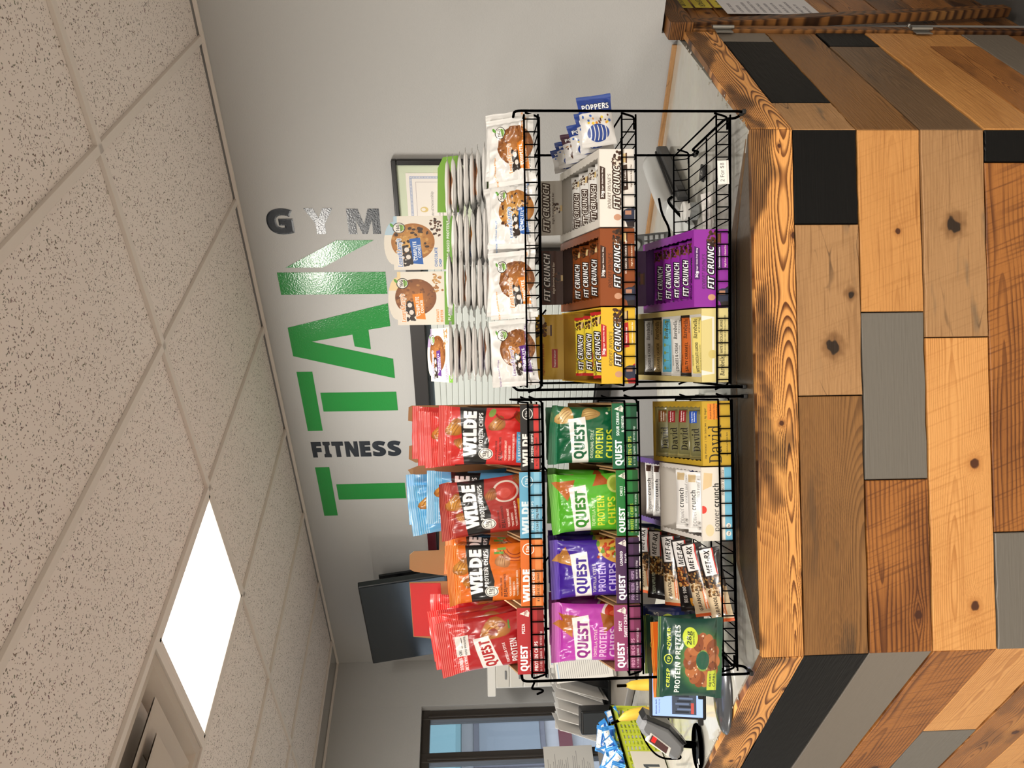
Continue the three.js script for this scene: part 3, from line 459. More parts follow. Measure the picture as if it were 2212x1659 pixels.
const Q_PURPLE = questBag('purple', '#43229b', '#8d70d8', '#3a1d90', 'TORTILLA STYLE', ['LOADED TACO'], (x) => { tri(x, 225, 62, 56, -0.3, '#dba45a', '#a8672a'); disc(x, '#d9a04e', 268, 330, 74, 110, 0.5); blobs(x, 46, 220, 230, 90, 150, ['#c9452a', '#6f9b3a', '#e2b64a', '#d8d2c0', '#a83820'], 6, 15); }, '#cdbdf2');
const Q_PINK = questBag('pink', '#bb3fae', '#e59adb', '#8d2483', 'TORTILLA STYLE', ['SPICY SWEET', 'CHILI'], (x) => { tri(x, 205, 62, 58, 0.1); tri(x, 236, 78, 52, 0.6, '#c9762e', '#8f4816'); disc(x, '#e5d4d0', 282, 320, 56, 80); disc(x, '#b92f1c', 284, 322, 46, 68); disc(x, '#d2603f', 276, 300, 14, 24); tri(x, 236, 268, 56, 0.9, '#bd6f2e', '#7d3d14'); }, '#f0c6ea');
const Q_RED = print('qbred', 320, 420, (x, w, h) => {
  fill(x, '#b01c22', 0, 0, w, h); crimp(x, '#cf2a2c', '#ee8078', 0, 120, w, 14); fill(x, '#e8e4e0', 110, 70, 120, 62); x.save(); x.translate(170, 101); x.rotate(Math.PI); text(x, 'Nutrition Facts', 0, -14, 15, { color: '#1a1818' }); text(x, '140', 36, 12, 20, { color: '#1a1818' }); fill(x, '#1a1818', -50, 0, 60, 3); x.restore();
  x.save(); x.translate(60, 96); x.rotate(Math.PI); text(x, 'SNACK LIKE', 0, -12, 17); text(x, 'GENIUS', 0, 10, 22); x.restore();
  chip(x, 245, 250, 66, 0.9, '#d99a48', '#9d5a20', 0.9); disc(x, '#8f2a14', 230, 240, 20); disc(x, '#8f2a14', 262, 280, 16); fill(x, '#4f8a34', 236, 306, 50, 7);
  poly(x, '#ece9e6', [[0, 178], [200, 150], [212, 218], [0, 262]]); text(x, 'QUEST', 100, 206, 60, { color: '#b01c22', fit: 178, rot: -0.12, stroke: '#b01c22', lw: 3 });
  text(x, 'TORTILLA STYLE', 90, 282, 16, { fit: 130, rot: -0.1 }); text(x, 'PROTEIN', 100, 318, 40, { fit: 150 }); text(x, 'PIZZA', 80, 364, 34, { color: '#f4d7c4' });
});
const questPanel = (key, main, dark, a, b, badge, y = '#fff') => print('qp' + key, 384, 128, (x, w, h) => { fill(x, main, 0, 0, w, h); fill(x, dark, 0, 96, w, 32); text(x, 'QUEST', 92, 32, 46, { fit: 150, stroke: '#fff', lw: 2 }); text(x, 'TORTILLA STYLE', 18, 66, 17, { align: 'left', thin: 1 }); text(x, 'PROTEIN CHIPS', 18, 90, 23, { align: 'left', color: y }); text(x, '8 - 1.1 OZ (32g) BAGS   NET WT 9 OZ (256g)', 18, 113, 12, { align: 'left', thin: 1 }); text(x, a, 262, 30, 22, {}); text(x, b, 262, 56, 22, {}); poly(x, '#eee6dc', [[330, 56], [350, 12], [372, 50], [356, 60]]); text(x, badge, 352, 40, 17, { color: dark }); });
const wildePanel = (key, main, stripe, ink) => print('wp' + key, 384, 128, (x, w, h) => { fill(x, main, 0, 0, w, h); fill(x, stripe, 0, 84, w, 32); text(x, 'WILDE', 120, 34, 58, { fit: 190, color: ink, stroke: ink, lw: 4 }); text(x, 'PROTEIN CHIPS', 130, 72, 20, { color: ink, fit: 170 }); text(x, '8 / 1.34 OZ (38g) BAGS', 26, 100, 16, { align: 'left', color: '#2a1512' }); disc(x, ink, 330, 46, 34); disc(x, main, 330, 46, 29); text(x, '13g', 330, 42, 24, { color: ink }); text(x, 'PROTEIN', 330, 60, 10, { color: ink }); });
const cookieDisc = (x, a, b, r, dark) => { const g = x.createRadialGradient(a - r * 0.2, b - r * 0.2, r * 0.2, a, b, r); g.addColorStop(0, dark ? '#b9793f' : '#d6a558'); g.addColorStop(1, dark ? '#7d481f' : '#a86a2a'); disc(x, g, a, b, r); x.save(); x.beginPath(); x.arc(a, b, r, 0, 7); x.clip(); blobs(x, 90, a - r, b - r, 2 * r, 2 * r, dark ? ['rgba(90,48,18,.5)', 'rgba(205,150,92,.45)'] : ['rgba(140,88,34,.4)', 'rgba(235,200,130,.4)'], r * 0.03, r * 0.1); x.restore(); };
function logo(x, a, b, s, main, ink) { x.save(); x.translate(a, b); x.rotate(-0.06); blobs(x, 46, -80 * s, -6 * s, 120 * s, 50 * s, ['#2c211c'], 7 * s, 15 * s); disc(x, '#e9e2da', -28 * s, 22 * s, 15 * s, 13 * s); disc(x, '#e9e2da', 18 * s, 16 * s, 15 * s, 13 * s); text(x, "Lenny&Larry's", 0, -22 * s, 33 * s, { color: main, stroke: '#f7f3ee', lw: 8 * s, fit: 178 * s, italic: 1, font: 'serif' }); poly(x, ink, [[-70 * s, 46 * s], [84 * s, 34 * s], [88 * s, 92 * s], [-78 * s, 98 * s]]); text(x, 'The', -46 * s, 52 * s, 15 * s, { italic: 1 }); text(x, 'COMPLETE', 8 * s, 60 * s, 27 * s, { fit: 120 * s }); text(x, 'COOKIE', 4 * s, 83 * s, 21 * s, { fit: 84 * s }); x.restore(); }
const badge16 = (x, a, b, s) => { disc(x, '#1f1b18', a, b, 32 * s); disc(x, '#f5f2ec', a, b, 28 * s); poly(x, '#8cc05a', [[a - 22 * s, b + 8 * s], [a + 24 * s, b + 2 * s], [a + 14 * s, b + 24 * s], [a - 10 * s, b + 25 * s]]); text(x, '16G', a, b - 6 * s, 24 * s, { color: '#1f1b18' }); text(x, 'PROTEIN', a, b + 12 * s, 10 * s, { color: '#1f1b18' }); disc(x, '#5fa53a', a + 16 * s, b - 36 * s, 14 * s, 7 * s, -0.6); };
const cookieWrap = (key, ink, dark, word) => print('cw' + key, 420, 320, (x, w, h) => { fill(x, '#e9e8e5', 0, 0, w, h); cookieDisc(x, 236, 200, 118, dark); if (!dark) blobs(x, 26, 140, 100, 190, 190, ['#4a2a18'], 7, 12); logo(x, 156, 186, 1.05, ink, ink); badge16(x, 322, 104, 1.15); text(x, word, 330, 262, 20, { color: ink }); text(x, 'NET WT 4 OZ (113g)', 120, 296, 13, { color: '#555' }); text(x, 'NEW! Delicious Recipe', 84, 60, 15, { color: ink, font: 'serif', italic: 1 }); });
const CW = { orange: cookieWrap('o', '#e0821e', true, 'PEANUT BUTTER'), blue: cookieWrap('b', '#1f62b8', false, 'CHOCOLATE CHIP'), purple: cookieWrap('p', '#5d2f86', true, 'OATMEAL RAISIN') };
const cookieCard = (key, ink, corner, dark, a, b) => print('cc' + key, 384, 420, (x, w, h) => { fill(x, '#ece6da', 0, 0, w, h); fill(x, corner, 250, 0, 134, 80); cookieDisc(x, 200, 176, 132, dark); if (!dark) blobs(x, 28, 90, 70, 220, 210, ['#3a2214'], 8, 15); logo(x, 122, 120, 1.15, ink, ink); badge16(x, 300, 92, 1.2); blobs(x, 26, 240, 282, 130, 70, dark ? ['#a9713a', '#c99a5e'] : ['#3a2214', '#5c3620'], 6, 11); text(x, a, 20, 316, 24, { align: 'left', color: ink }); text(x, b, 20, 342, 24, { align: 'left', color: ink }); fill(x, '#71ad35', 0, 360, w, 60); text(x, 'PLANT-BASED PROTEINS', 190, 390, 24, { fit: 320 }); });
const fitColors = { white: ['#e4ded6', '#3a2418', '#3a2418', 'Milk & Cookies', '#3a2418'], brown: ['#8a4416', '#1d100a', '#fff', 'Chocolate Chip Cookie Dough', '#3a1c0c'], yellow: ['#dfb32a', '#1d100a', '#fff', 'Peanut Butter', '#b51f22'], purple: ['#8e2a9c', '#1a0c20', '#fff', 'Chocolate Brownie', '#4c1260'] };
const food = (x, k, a, b, r) => { blobs(x, 26, a - r, b - r, 2 * r, 1.3 * r, k === 'white' ? ['#3a2418', '#e9dfce', '#4a2e1e'] : ['#2a160c', '#4a2a14', '#6b3f1c'], r * 0.14, r * 0.3); fill(x, k === 'purple' ? '#7a4620' : '#e2c58c', a - r * 0.6, b + r * 0.3, r * 1.2, r * 0.5); fill(x, '#4a2412', a - r * 0.7, b + r * 0.75, r * 1.4, r * 0.2); };
function fitName(x, k, a, b, s, fitw) { const dark = k === 'white'; text(x, 'FIT CRUNCH', a, b, s, { italic: 1, color: dark ? '#f2eee6' : '#fff', stroke: fitColors[k][1], lw: s * 0.3, fit: fitw }); }
const fitFront = (k) => print('ff' + k, 420, 188, (x, w, h) => { const [m, ink, lt, fl, pill] = fitColors[k]; fill(x, m, 0, 0, w, h); poly(x, pill, [[150, 0], [330, 0], [318, 30], [150, 30]]); text(x, '30g', 176, 14, 22); text(x, '6g Sugar  Gluten Free  Whey', 252, 15, 10); text(x, "ROBERT IRVINE'S", 190, 52, 25, { italic: 1, color: ink, fit: 190, thin: 1 }); fitName(x, k, 226, 92, 48, 265); food(x, k, 372, 112, 40); poly(x, pill, [[196, 128], [330, 122], [338, 150], [202, 156]]); text(x, fl, 266, 139, 13); text(x, 'High Protein Baked Bar', 276, 172, 11, { color: k === 'white' ? ink : '#f4e8d8' }); poly(x, k === 'yellow' ? '#b51f22' : '#241a1c', [[0, 188], [0, 150], [70, 130], [112, 188]]); disc(x, '#2a2f45', 62, 152, 36, 30); disc(x, '#c99678', 52, 96, 17, 21); fill(x, '#2a2f45', 30, 150, 70, 38); fill(x, '#b98468', 66, 138, 22, 34); });
const fitFlap = (k) => print('fl' + k, 384, 160, (x, w, h) => { const [m, ink] = fitColors[k]; fill(x, k === 'brown' ? '#4a230f' : k === 'purple' ? '#4c1560' : k === 'white' ? '#c9c3ba' : m, 0, 0, w, h); if (k === 'yellow') { food(x, k, 290, 48, 46); disc(x, '#e9dcc2', 350, 34, 26, 18); text(x, 'High Protein Baked Bar', 120, 40, 17, { color: '#8c1a1c' }); fill(x, '#b51f22', 70, 90, 110, 34); text(x, 'Peanut Butter', 124, 107, 15); } else if (k !== 'purple') { fitName(x, k, 190, 48, 58, 340); text(x, 'High Protein Baked Bar', 190, 94, 20, { color: k === 'white' ? ink : '#f1e6d6' }); food(x, k, 190, 134, 34); } else food(x, k, 190, 90, 62); });
const fitBar = (k) => print('fb' + k, 384, 120, (x, w, h) => { const [m, ink, lt, fl, pill] = fitColors[k]; const g = x.createLinearGradient(0, 0, 0, h); fill(x, k === 'white' ? '#eeebe6' : k === 'yellow' ? '#ead23c' : m, 0, 0, w, h); text(x, "ROBERT IRVINE'S", 86, 18, 18, { italic: 1, color: ink }); fitName(x, k, 150, 54, 52, 232); text(x, 'High Protein Baked Bar', 232, 88, 13, { color: k === 'white' ? ink : k === 'yellow' ? '#8c1a1c' : '#f4e8d8' }); fill(x, pill, 60, 80, 92, 24); text(x, fl, 106, 92, 10); food(x, k, 334, 44, 34); if (k === 'yellow') { fill(x, '#b51f22', 0, 0, 18, h); fill(x, '#b51f22', w - 18, 0, 18, h); } });
const bareBar = (key, c, ink, title, dark) => print('bb' + key, 420, 110, (x, w, h) => { fill(x, dark ? '#2a2724' : '#e6e4e0', 0, 0, w, h); fill(x, c, 24, 8, w - 48, 66); if (key === 'palm') for (let i = 0; i < 7; i++) { fill(x, '#6f7a3a', 50 + i * 54, 30, 4, 24); disc(x, '#8f9a3e', 52 + i * 54, 28, 12, 6); } text(x, 'PROTEIN BAR', 110, 18, 12, { color: ink, thin: 1 }); text(x, title, 132, 42, 27, { color: ink, fit: 196 }); text(x, 'NATURALLY AND ARTIFICIALLY FLAVORED', 130, 64, 9, { color: ink, thin: 1 }); text(x, 'Barebells', 318, 36, 32, { color: ink, font: 'serif', italic: 1, fit: 130 }); text(x, '20g OF PROTEIN  NO ADDED SUGAR', 170, 88, 12, { color: dark ? '#cfc9c0' : '#3a3836' }); text(x, 'NET WT 1.9 OZ (55g)', 340, 62, 10, { color: ink }); });
const davidBar = (key, c) => print('db' + key, 384, 110, (x, w, h) => { fill(x, '#8f8553', 0, 0, w, h); fill(x, '#74704a', 26, 10, w - 52, h - 30); text(x, 'David', 140, 52, 62, { font: 'serif', color: '#1c1a14', fit: 170 }); fill(x, c, 262, 12, 86, 50); text(x, 'Fudge Brownie', 305, 30, 11); text(x, 'Flavored Bar', 305, 46, 11); text(x, '28g Protein | 150 Calories', 140, 94, 12, { font: 'monospace', color: '#2a261a' }); });
const crunchBar = (key, c, word) => print('pb' + key, 384, 110, (x, w, h) => { fill(x, '#e9e6e2', 0, 0, w, h); fill(x, c, 0, 74, w, 36); text(x, 'power', 88, 34, 34, { color: '#8a8684', thin: 1, fit: 100 }); text(x, 'crunch', 206, 34, 36, { color: '#2c2a2a', fit: 130 }); text(x, word, 268, 62, 22, { color: '#3a3634', font: 'serif', italic: 1, thin: 1 }); disc(x, '#cfcac4', 26, 58, 13); text(x, '14g', 26, 58, 11, { color: '#444' }); disc(x, '#cfcac4', 62, 58, 13); text(x, '5g', 62, 58, 11, { color: '#444' }); fill(x, key === 'purple' ? '#4a3026' : '#cdb48a', 320, 8, 46, 40); });
const metBar = (key, pic, name, c2) => print('mb' + key, 420, 120, (x, w, h) => { fill(x, '#242021', 0, 0, w, h); if (key === 'granola') { fill(x, '#d9c3a0', 0, 0, 196, h); fill(x, '#d9612f', 0, 0, 18, h); fill(x, '#e2814a', 44, 74, 150, 20); text(x, 'PEANUT BUTTER CHOCOLATE CHIP', 118, 84, 9); } blobs(x, 90, 150, 14, 110, 92, pic, 5, 10); text(x, name, 100, 44, 30, { color: key === 'granola' ? '#2a1d14' : c2, fit: key === 'big' ? 96 : 130 }); poly(x, '#efecea', [[262, 20], [408, 8], [414, 76], [268, 88]]); poly(x, '#c9332c', [[268, 88], [414, 76], [415, 84], [269, 96]]); text(x, 'MET-RX', 338, 48, 44, { color: '#1a1717', fit: 128, skew: -0.15 }); if (key === 'big') { fill(x, '#e39a2c', 30, 70, 50, 34); text(x, '30g', 55, 87, 20); } });
const pretzelBag = (key, main, hi) => print('pz' + key, 360, 400, (x, w, h) => { fill(x, main, 0, 0, w, h); const g = x.createRadialGradient(180, 260, 70, 180, 260, 165); g.addColorStop(0, hi); g.addColorStop(1, main); fill(x, g, 0, 70, w, h - 70); crimp(x, main, hi, 0, 20, w, 2); text(x, 'CRISP', 90, 62, 27, { color: '#d8e04a', fit: 90 }); text(x, 'POWER', 268, 62, 27, { color: '#d8e04a', fit: 100 }); disc(x, '#d8e04a', 178, 62, 24); disc(x, main, 178, 62, 20); text(x, 'cp', 178, 60, 24, { color: '#d8e04a' }); text(x, 'PROTEIN PRETZELS', 178, 116, 42, { fit: 316, color: '#f3efe8' }); for (let i = 0; i < 15; i++) { const q = i * 0.42; disc(x, ['#9c5730', '#b06a3c', '#85431f'][i % 3], 176 + Math.cos(q) * 88, 268 + Math.sin(q) * 80, 40, 34, q); } blobs(x, 40, 70, 180, 220, 180, ['rgba(240,225,205,.7)', 'rgba(70,30,14,.55)'], 3, 7); disc(x, '#14543f', 178, 268, 42); disc(x, '#c5d63a', 282, 190, 46); text(x, '28g', 280, 182, 38, { color: '#1c2a16' }); text(x, 'PROTEIN', 280, 210, 13, { color: '#1c2a16' }); fill(x, '#c9d93c', 36, 300, 92, 66); text(x, '6g NET', 82, 322, 19, { color: '#1c2a16' }); text(x, 'CARBS', 82, 346, 20, { color: '#1c2a16' }); });

// ---------- bags, wrapped bars and cartons ----------
// a sealed pouch: flat crimped ends, plump middle, creases running in from the seals; 'lr' has its seals left and right
function pouch(o) {
  const { w, h, d, seal = 0.014, nx = 14, ny = 18, p = 2.4, wr = 0.003, sd = 1, curl = 0, curlAt = 0.7, lr = false, back = 1, soft = 0.5, twist = 0 } = o;
  const W0 = lr ? h : w, L0 = lr ? w : h, s = seal / L0;
  const surf = (b0, b1, n) => {
    const pos = [], uv = [], idx = [];
    for (const side of [1, -1]) {
      const base = pos.length / 3;
      for (let j = 0; j <= n; j++) for (let i = 0; i <= nx; i++) {
        const a = o.boxy ? Math.sin(((i / nx) * 2 - 1) * Math.PI / 2) : (i / nx) * 2 - 1, b = b0 + ((b1 - b0) * j) / n, q = clamp((b - s) / (1 - 2 * s));
        const S0 = Math.pow(Math.max(0, Math.sin(Math.PI * q)), soft), T = Math.sqrt(Math.max(0, 1 - Math.pow(Math.abs(a), p)));
        const edge = Math.exp(-Math.min(q, 1 - q) / 0.13), mid = q > 0 && q < 1;
        let z = (side > 0 ? d / 2 : (-d / 2) * back) * T * S0 + side * 0.0004;
        if (mid) z += side * T * (wr * edge * Math.min(1, q * 14, (1 - q) * 14) * (noise.noise(a * 5 + sd * 3.1, b * 1.2, sd) * 2.8) + wr * 0.8 * noise.noise(a * 2.2 + sd, b * 4, sd * 1.7) + wr * 0.9 * (0.35 - Math.abs(noise.noise(a * 1.6 + b * 2.3, b * 3.1 - a * 1.2, sd * 2.9))) + (o.crease ?? 0) * (Math.pow(1 - Math.abs(noise.noise(a * 2.6 - b * 3.4 + sd, b * 5.2 + a * 2.1, sd * 4.3)), 5) - 0.4 + 0.6 * Math.pow(1 - Math.abs(noise.noise(a * 4.1 + b * 6.4, b * 3 - a * 5 + sd, sd * 6.1)), 6)));
        else z += (Math.abs(((b * L0) / 0.004) % 2 - 1) - 0.5) * 0.0012 + 0.004 * noise.noise(a * 1.6, 0.5, sd * 5 + (b > 0.5 ? 9 : 0));
        const width = (W0 / 2) * (1 - 0.05 * S0 * (d / W0) * 4 + (mid ? 0 : 0.004));
        let A = a * width, B = b * L0 + (mid ? 0 : 0.0015 * noise.noise(a * 3, 2, sd)), Z = z;
        if (curl && b > curlAt) { const y0 = curlAt * L0, t = b * L0 - y0, k = (curl * (1 + twist * a)) / (L0 - y0), q2 = t * k; B = y0 + Math.sin(q2) / k - Math.sin(q2) * Z; Z = Math.cos(q2) * Z + (1 - Math.cos(q2)) / k; }
        lr ? pos.push(B - w / 2, A + h / 2, Z) : pos.push(A, B, Z);
        if (side < 0 && o.plainBack) uv.push(0.02 + 0.01 * a, 0.5 + 0.01 * b); else lr ? uv.push(b, a / 2 + 0.5) : uv.push(a / 2 + 0.5, b);
      }
      for (let j = 0; j < n; j++) for (let i = 0; i < nx; i++) { const a = base + j * (nx + 1) + i, c = a + nx + 1; (side > 0) !== lr ? idx.push(a, a + 1, c, a + 1, c + 1, c) : idx.push(a, c, a + 1, a + 1, c, c + 1); }
    }
    const g = new THREE.BufferGeometry(); g.setAttribute('position', new THREE.Float32BufferAttribute(pos, 3)); g.setAttribute('uv', new THREE.Float32BufferAttribute(uv, 2)); g.setIndex(idx); g.computeVertexNormals(); return g;
  };
  return { body: surf(s, 1 - s, ny), seals: [surf(0, s, 5), surf(1 - s, 1, 5)] };
}
const foil = (map, o = {}) => inked(map, 0.3, { clearcoat: 0.5, clearcoatRoughness: 0.2, ...o });
const FOILS = {};
const foilOf = (map) => (FOILS[map.uuid] ??= foil(map));
function pack(name, label, category, group, map, o) {
  const t = thing(name, label, category, group), g = pouch(o), m = o.mat ?? foilOf(map);
  part('pouch', g.body, m, t); for (const s of g.seals) part('seal', s, m, t); return t;
}
const KRAFT = mat('#a27f55', 0.8), KRAFT2 = mat('#8a6a46', 0.85);
const profile = (pts, t) => slab(pts, t).rotateY(Math.PI / 2);      // (depth from the front, height) outline, thickness to the right
function printedPanel(name, w, h, t, map, back, parent, pos, rot) { const m = inked(map, 0.4); return part(name, new THREE.BoxGeometry(w, h, t), [back, back, back, back, m, back], parent, pos, rot); }
// corrugated chip carton: low printed front lip, sloping kraft sides, tall back
function chipCarton(label, o) {
  const t = thing('chip_carton', label, 'carton', 'chip cartons'), { w, hf, d, map, back } = o, k = 0.004, hs = o.hs ?? 0.2;
  printedPanel('front_panel', w, hf, k, map, KRAFT, t, [w / 2, hf / 2, -k / 2]);
  const side = [[k, 0], [d, 0], [d, hs], [d * 0.72, hs * 0.86], [d * 0.5, hs * 0.55], [d * 0.3, hf + 0.03], [k, hf]];
  part('side_panel', profile(side, k), KRAFT, t); part('side_panel', profile(side, k), KRAFT, t, [w - k, 0, 0]);
  part('base_panel', box(w - 2 * k, k, d - 2 * k, 0.0005), KRAFT2, t, [w / 2, k / 2, -d / 2]);
  const bp = part('back_panel', slab(back ?? [[0, 0], [w, 0], [w, hs], [0, hs]], k), KRAFT, t, [0, 0, -d - k]);
  if (o.header) part('header', slab(o.header, 0.0015), o.headerMat, bp, [0, 0, k]);
  return t;
}
// bar carton: printed front, sides rising to the back, sloping lid with a torn window, raised flap
function barCarton(label, o) {
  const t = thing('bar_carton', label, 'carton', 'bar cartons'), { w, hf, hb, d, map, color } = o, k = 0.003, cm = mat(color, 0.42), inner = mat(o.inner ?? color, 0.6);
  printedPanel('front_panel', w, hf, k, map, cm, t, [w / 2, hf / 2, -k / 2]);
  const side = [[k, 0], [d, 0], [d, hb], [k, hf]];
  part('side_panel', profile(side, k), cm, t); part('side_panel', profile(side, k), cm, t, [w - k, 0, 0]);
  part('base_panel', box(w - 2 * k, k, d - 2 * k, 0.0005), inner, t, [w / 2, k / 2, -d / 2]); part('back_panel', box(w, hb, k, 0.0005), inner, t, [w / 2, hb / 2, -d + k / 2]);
  const slope = Math.hypot(d, hb - hf), tilt = Math.atan2(hb - hf, d);
  if (o.window) {
    const [l, r, f, b] = o.window, hole = [], n = 22;
    for (let i = 0; i <= n; i++) hole.push([l + (i % 2) * 0.003, f + ((slope - f - b) * i) / n]);
    for (let i = n; i >= 0; i--) hole.push([w - r - (i % 2) * 0.003, f + ((slope - f - b) * i) / n]);
    const g = slab([[0, 0], [w, 0], [w, slope], [0, slope]], 0.0016, 0, [hole]); g.rotateX(-Math.PI / 2 + tilt); g.translate(0, hf, 0); part('lid', g, cm, t);
  }
  if (o.flap) printedPanel('flap', o.flapW ?? w - 0.03, o.flap, 0.0016, o.flapMap, inner, t, [w / 2, hb + o.flap / 2 - 0.004, -d + 0.01], [o.flapTilt ?? -0.12, 0, 0]);
  return t;
}
const child = (o, r, X, Y, Z, ry = 0, rx = 0, rz = 0) => place(o, r, X, Y, Z, ry, rx, rz);

// ---------- left rack, top shelf ----------
const L = RACKS.left, Rk = RACKS.right, [F0, F1, F2] = FLOORS;
const bagShape = (o = {}) => ({ w: 0.163, h: 0.26, d: 0.044, seal: 0.022, wr: 0.009, crease: 0.0036, nx: 28, ny: 38, ...o });
{
  place(chipCarton('red carton at the rack end, its red back flap raised above small red bags', { w: 0.177, hf: 0.072, d: 0.33, map: questPanel('red', '#b3262b', '#8c171c', 'PIZZA', '', '19g'), hs: 0.15, back: [[0, 0], [0.177, 0], [0.177, 0.385], [0.01, 0.375], [0, 0.3]], header: [[0.008, 0.28], [0.172, 0.29], [0.174, 0.383], [0.012, 0.373]], headerMat: mat('#c23638', 0.7) }), L, 0.009, F0, -0.01);
  place(chipCarton('orange carton with a tall kraft flap behind one leaning orange bag', { w: 0.177, hf: 0.06, d: 0.33, map: wildePanel('org', '#dd6d1f', '#ee8f4c', '#fff'), hs: 0.15, back: [[0, 0], [0.177, 0], [0.177, 0.29], [0.092, 0.292], [0.09, 0.37], [0.08, 0.383], [0.036, 0.384], [0.028, 0.37], [0.004, 0.22], [0, 0.12]] }), L, 0.1905, F0, -0.01);
  place(chipCarton('light blue carton with blue bags and one dark red bag leaning out', { w: 0.177, hf: 0.06, d: 0.33, map: wildePanel('blue', '#62a7c8', '#8cc4dd', '#dceaf2'), hs: 0.15, back: [[0, 0], [0.177, 0], [0.177, 0.34], [0.16, 0.385], [0.1, 0.345], [0.085, 0.38], [0.02, 0.382], [0.006, 0.36], [0, 0.24]] }), L, 0.372, F0, -0.01);
  place(chipCarton('black and red carton packed with red bags of hot chips', { w: 0.177, hf: 0.055, d: 0.33, map: wildePanel('red', '#1d1a1a', '#cf3430', '#f2efe9'), hs: 0.2, back: [[0, 0], [0.177, 0], [0.177, 0.37], [0.172, 0.38], [0.13, 0.382], [0.122, 0.34], [0.06, 0.34], [0.052, 0.38], [0.012, 0.382], [0, 0.36]] }), L, 0.5535, F0, -0.01);
  const put = (label, map, x, z, o, ry, rx, rz, y = F0 + 0.017) => place(pack('chip_bag', label, 'chip bag', 'bags on the top shelf of the left rack', map, bagShape(o)), L, x, y, z, ry, rx, rz);
  put('front red and black bag of hot chips in the black carton', W_RED, 0.642, -0.06, { h: 0.262, sd: 2, curl: 0.5, curlAt: 0.84, w: 0.164 }, 0.0, -0.01, -0.03);
  put('red bag standing second in the black carton, just behind the front one', W_RED, 0.642, -0.13, { h: 0.305, sd: 3, w: 0.158 }, -0.03, -0.02, 0.03);
  put('red bag standing third in the black carton', W_RED, 0.642, -0.198, { h: 0.328, sd: 4, w: 0.158 }, 0.02, -0.02, 0.02);
  put('rearmost red bag against the back of the black carton', W_RED, 0.643, -0.268, { h: 0.348, sd: 5, w: 0.158 }, 0, -0.02, -0.02);
  put('dark red barbecue bag tilted forward in the blue carton', W_BBQ, 0.468, -0.06, { h: 0.265, sd: 6, curl: 0.8, curlAt: 0.8, twist: 0.5, w: 0.158 }, -0.03, 0.0, 0.11);
  put('blue bag half hidden behind the dark red barbecue bag', W_BLUE, 0.463, -0.132, { h: 0.3, sd: 7, w: 0.15 }, 0.02, -0.02, -0.03);
  put('tall blue bag at the left of two at the back of the blue carton', W_BLUE, 0.466, -0.2, { h: 0.355, sd: 8, w: 0.145 }, 0.03, -0.02, 0.12);
  put('tall blue bag at the right of two at the back of the blue carton', W_BLUE, 0.47, -0.268, { h: 0.365, sd: 9, w: 0.15 }, 0, -0.02, 0.06);
  put('orange and black bag of chips leaning in the orange carton', W_ORANGE, 0.275, -0.06, { h: 0.245, sd: 10, curl: 0.7, curlAt: 0.78, twist: -0.4, w: 0.162 }, 0.0, -0.01, 0.03);
  put('orange and black bag mostly hidden behind the leaning orange one', W_ORANGE, 0.298, -0.14, { h: 0.25, sd: 11, w: 0.12 }, 0.05, -0.02, -0.06);
  const redShape = { w: 0.148, seal: 0.03 };
  put('front red bag in the red carton, its crimped top folded over', Q_RED, 0.1, -0.06, { ...redShape, h: 0.27, sd: 12, curl: 0.4, curlAt: 0.7 }, 0, -0.02, 0.13);
  put('second red bag in the red carton, leaning left', Q_RED, 0.1, -0.128, { ...redShape, h: 0.29, sd: 13 }, 0, -0.02, 0.14);
  put('third red bag in the red carton, seal pointing left', Q_RED, 0.1, -0.196, { ...redShape, h: 0.3, sd: 14 }, -0.03, -0.02, 0.14);
  put('rearmost dark red bag upright in the red carton', Q_RED, 0.1, -0.262, { ...redShape, h: 0.3, sd: 15, w: 0.14 }, 0, -0.03, 0.02);
}
// ---------- left rack, middle shelf ----------
{
  const rows = [
    [Q_PINK, questPanel('pink', '#8f3c68', '#73294f', 'SPICY', 'SWEET CHILI', '19g', '#d9a0bd'), 'magenta', 0.009, 0.072], [Q_PURPLE, questPanel('purple', '#46264e', '#331a3a', 'LOADED', 'TACO', '19g', '#b79cc0'), 'purple', 0.1905, 0.064],
    [Q_LIME, questPanel('lime', '#1c7433', '#125524', 'CHILI', 'LIME', '20g', '#b7c93a'), 'lime green', 0.372, 0.06], [Q_GREEN, questPanel('green', '#12603c', '#0b472b', 'SOUR CREAM', '& ONION', '19g', '#c8cf4a'), 'dark green', 0.5535, 0.068]];
  rows.forEach(([bag, panel, word, x, hf], i) => {
    const dark = ['plum pink', 'dark purple', 'green', 'dark green'][i];
    place(chipCarton(`${dark} printed carton on the middle shelf holding ${word} chip bags`, { w: 0.177, hf, d: 0.3, map: panel, hs: 0.12, back: [[0, 0], [0.177, 0], [0.177, 0.15], [0, 0.15]] }), L, x, F1, -0.01);
    const mk = (label, z, o, ry, rx, rz, dx = 0) => place(pack('chip_bag', label, 'chip bag', 'bags on the middle shelf of the left rack', bag, bagShape(o)), L, x + 0.0885 + dx, F1 + 0.008, z, ry, rx, rz);
    mk(`front ${word} bag of chips on the middle shelf`, -0.062, { h: 0.23, sd: 20 + i, d: 0.055, curl: [0.4, 0.3, 0.55, 0.7][i], curlAt: 0.8, twist: [0.3, 0, -0.6, 0.6][i], w: 0.164 }, [0.02, -0.02, 0.02, -0.02][i], -0.02, [-0.02, 0.025, 0.03, -0.015][i]);
    mk(`${word} bag of chips standing behind the front ${word} one`, -0.142, { h: 0.226, sd: 30 + i, w: 0.158 }, 0, -0.02, [0.03, 0.02, -0.03, 0.02][i]);
    mk(`rearmost ${word} bag of chips on the middle shelf`, -0.212, { h: 0.22, sd: 40 + i, w: 0.155 }, 0, -0.02, 0);
  });
}
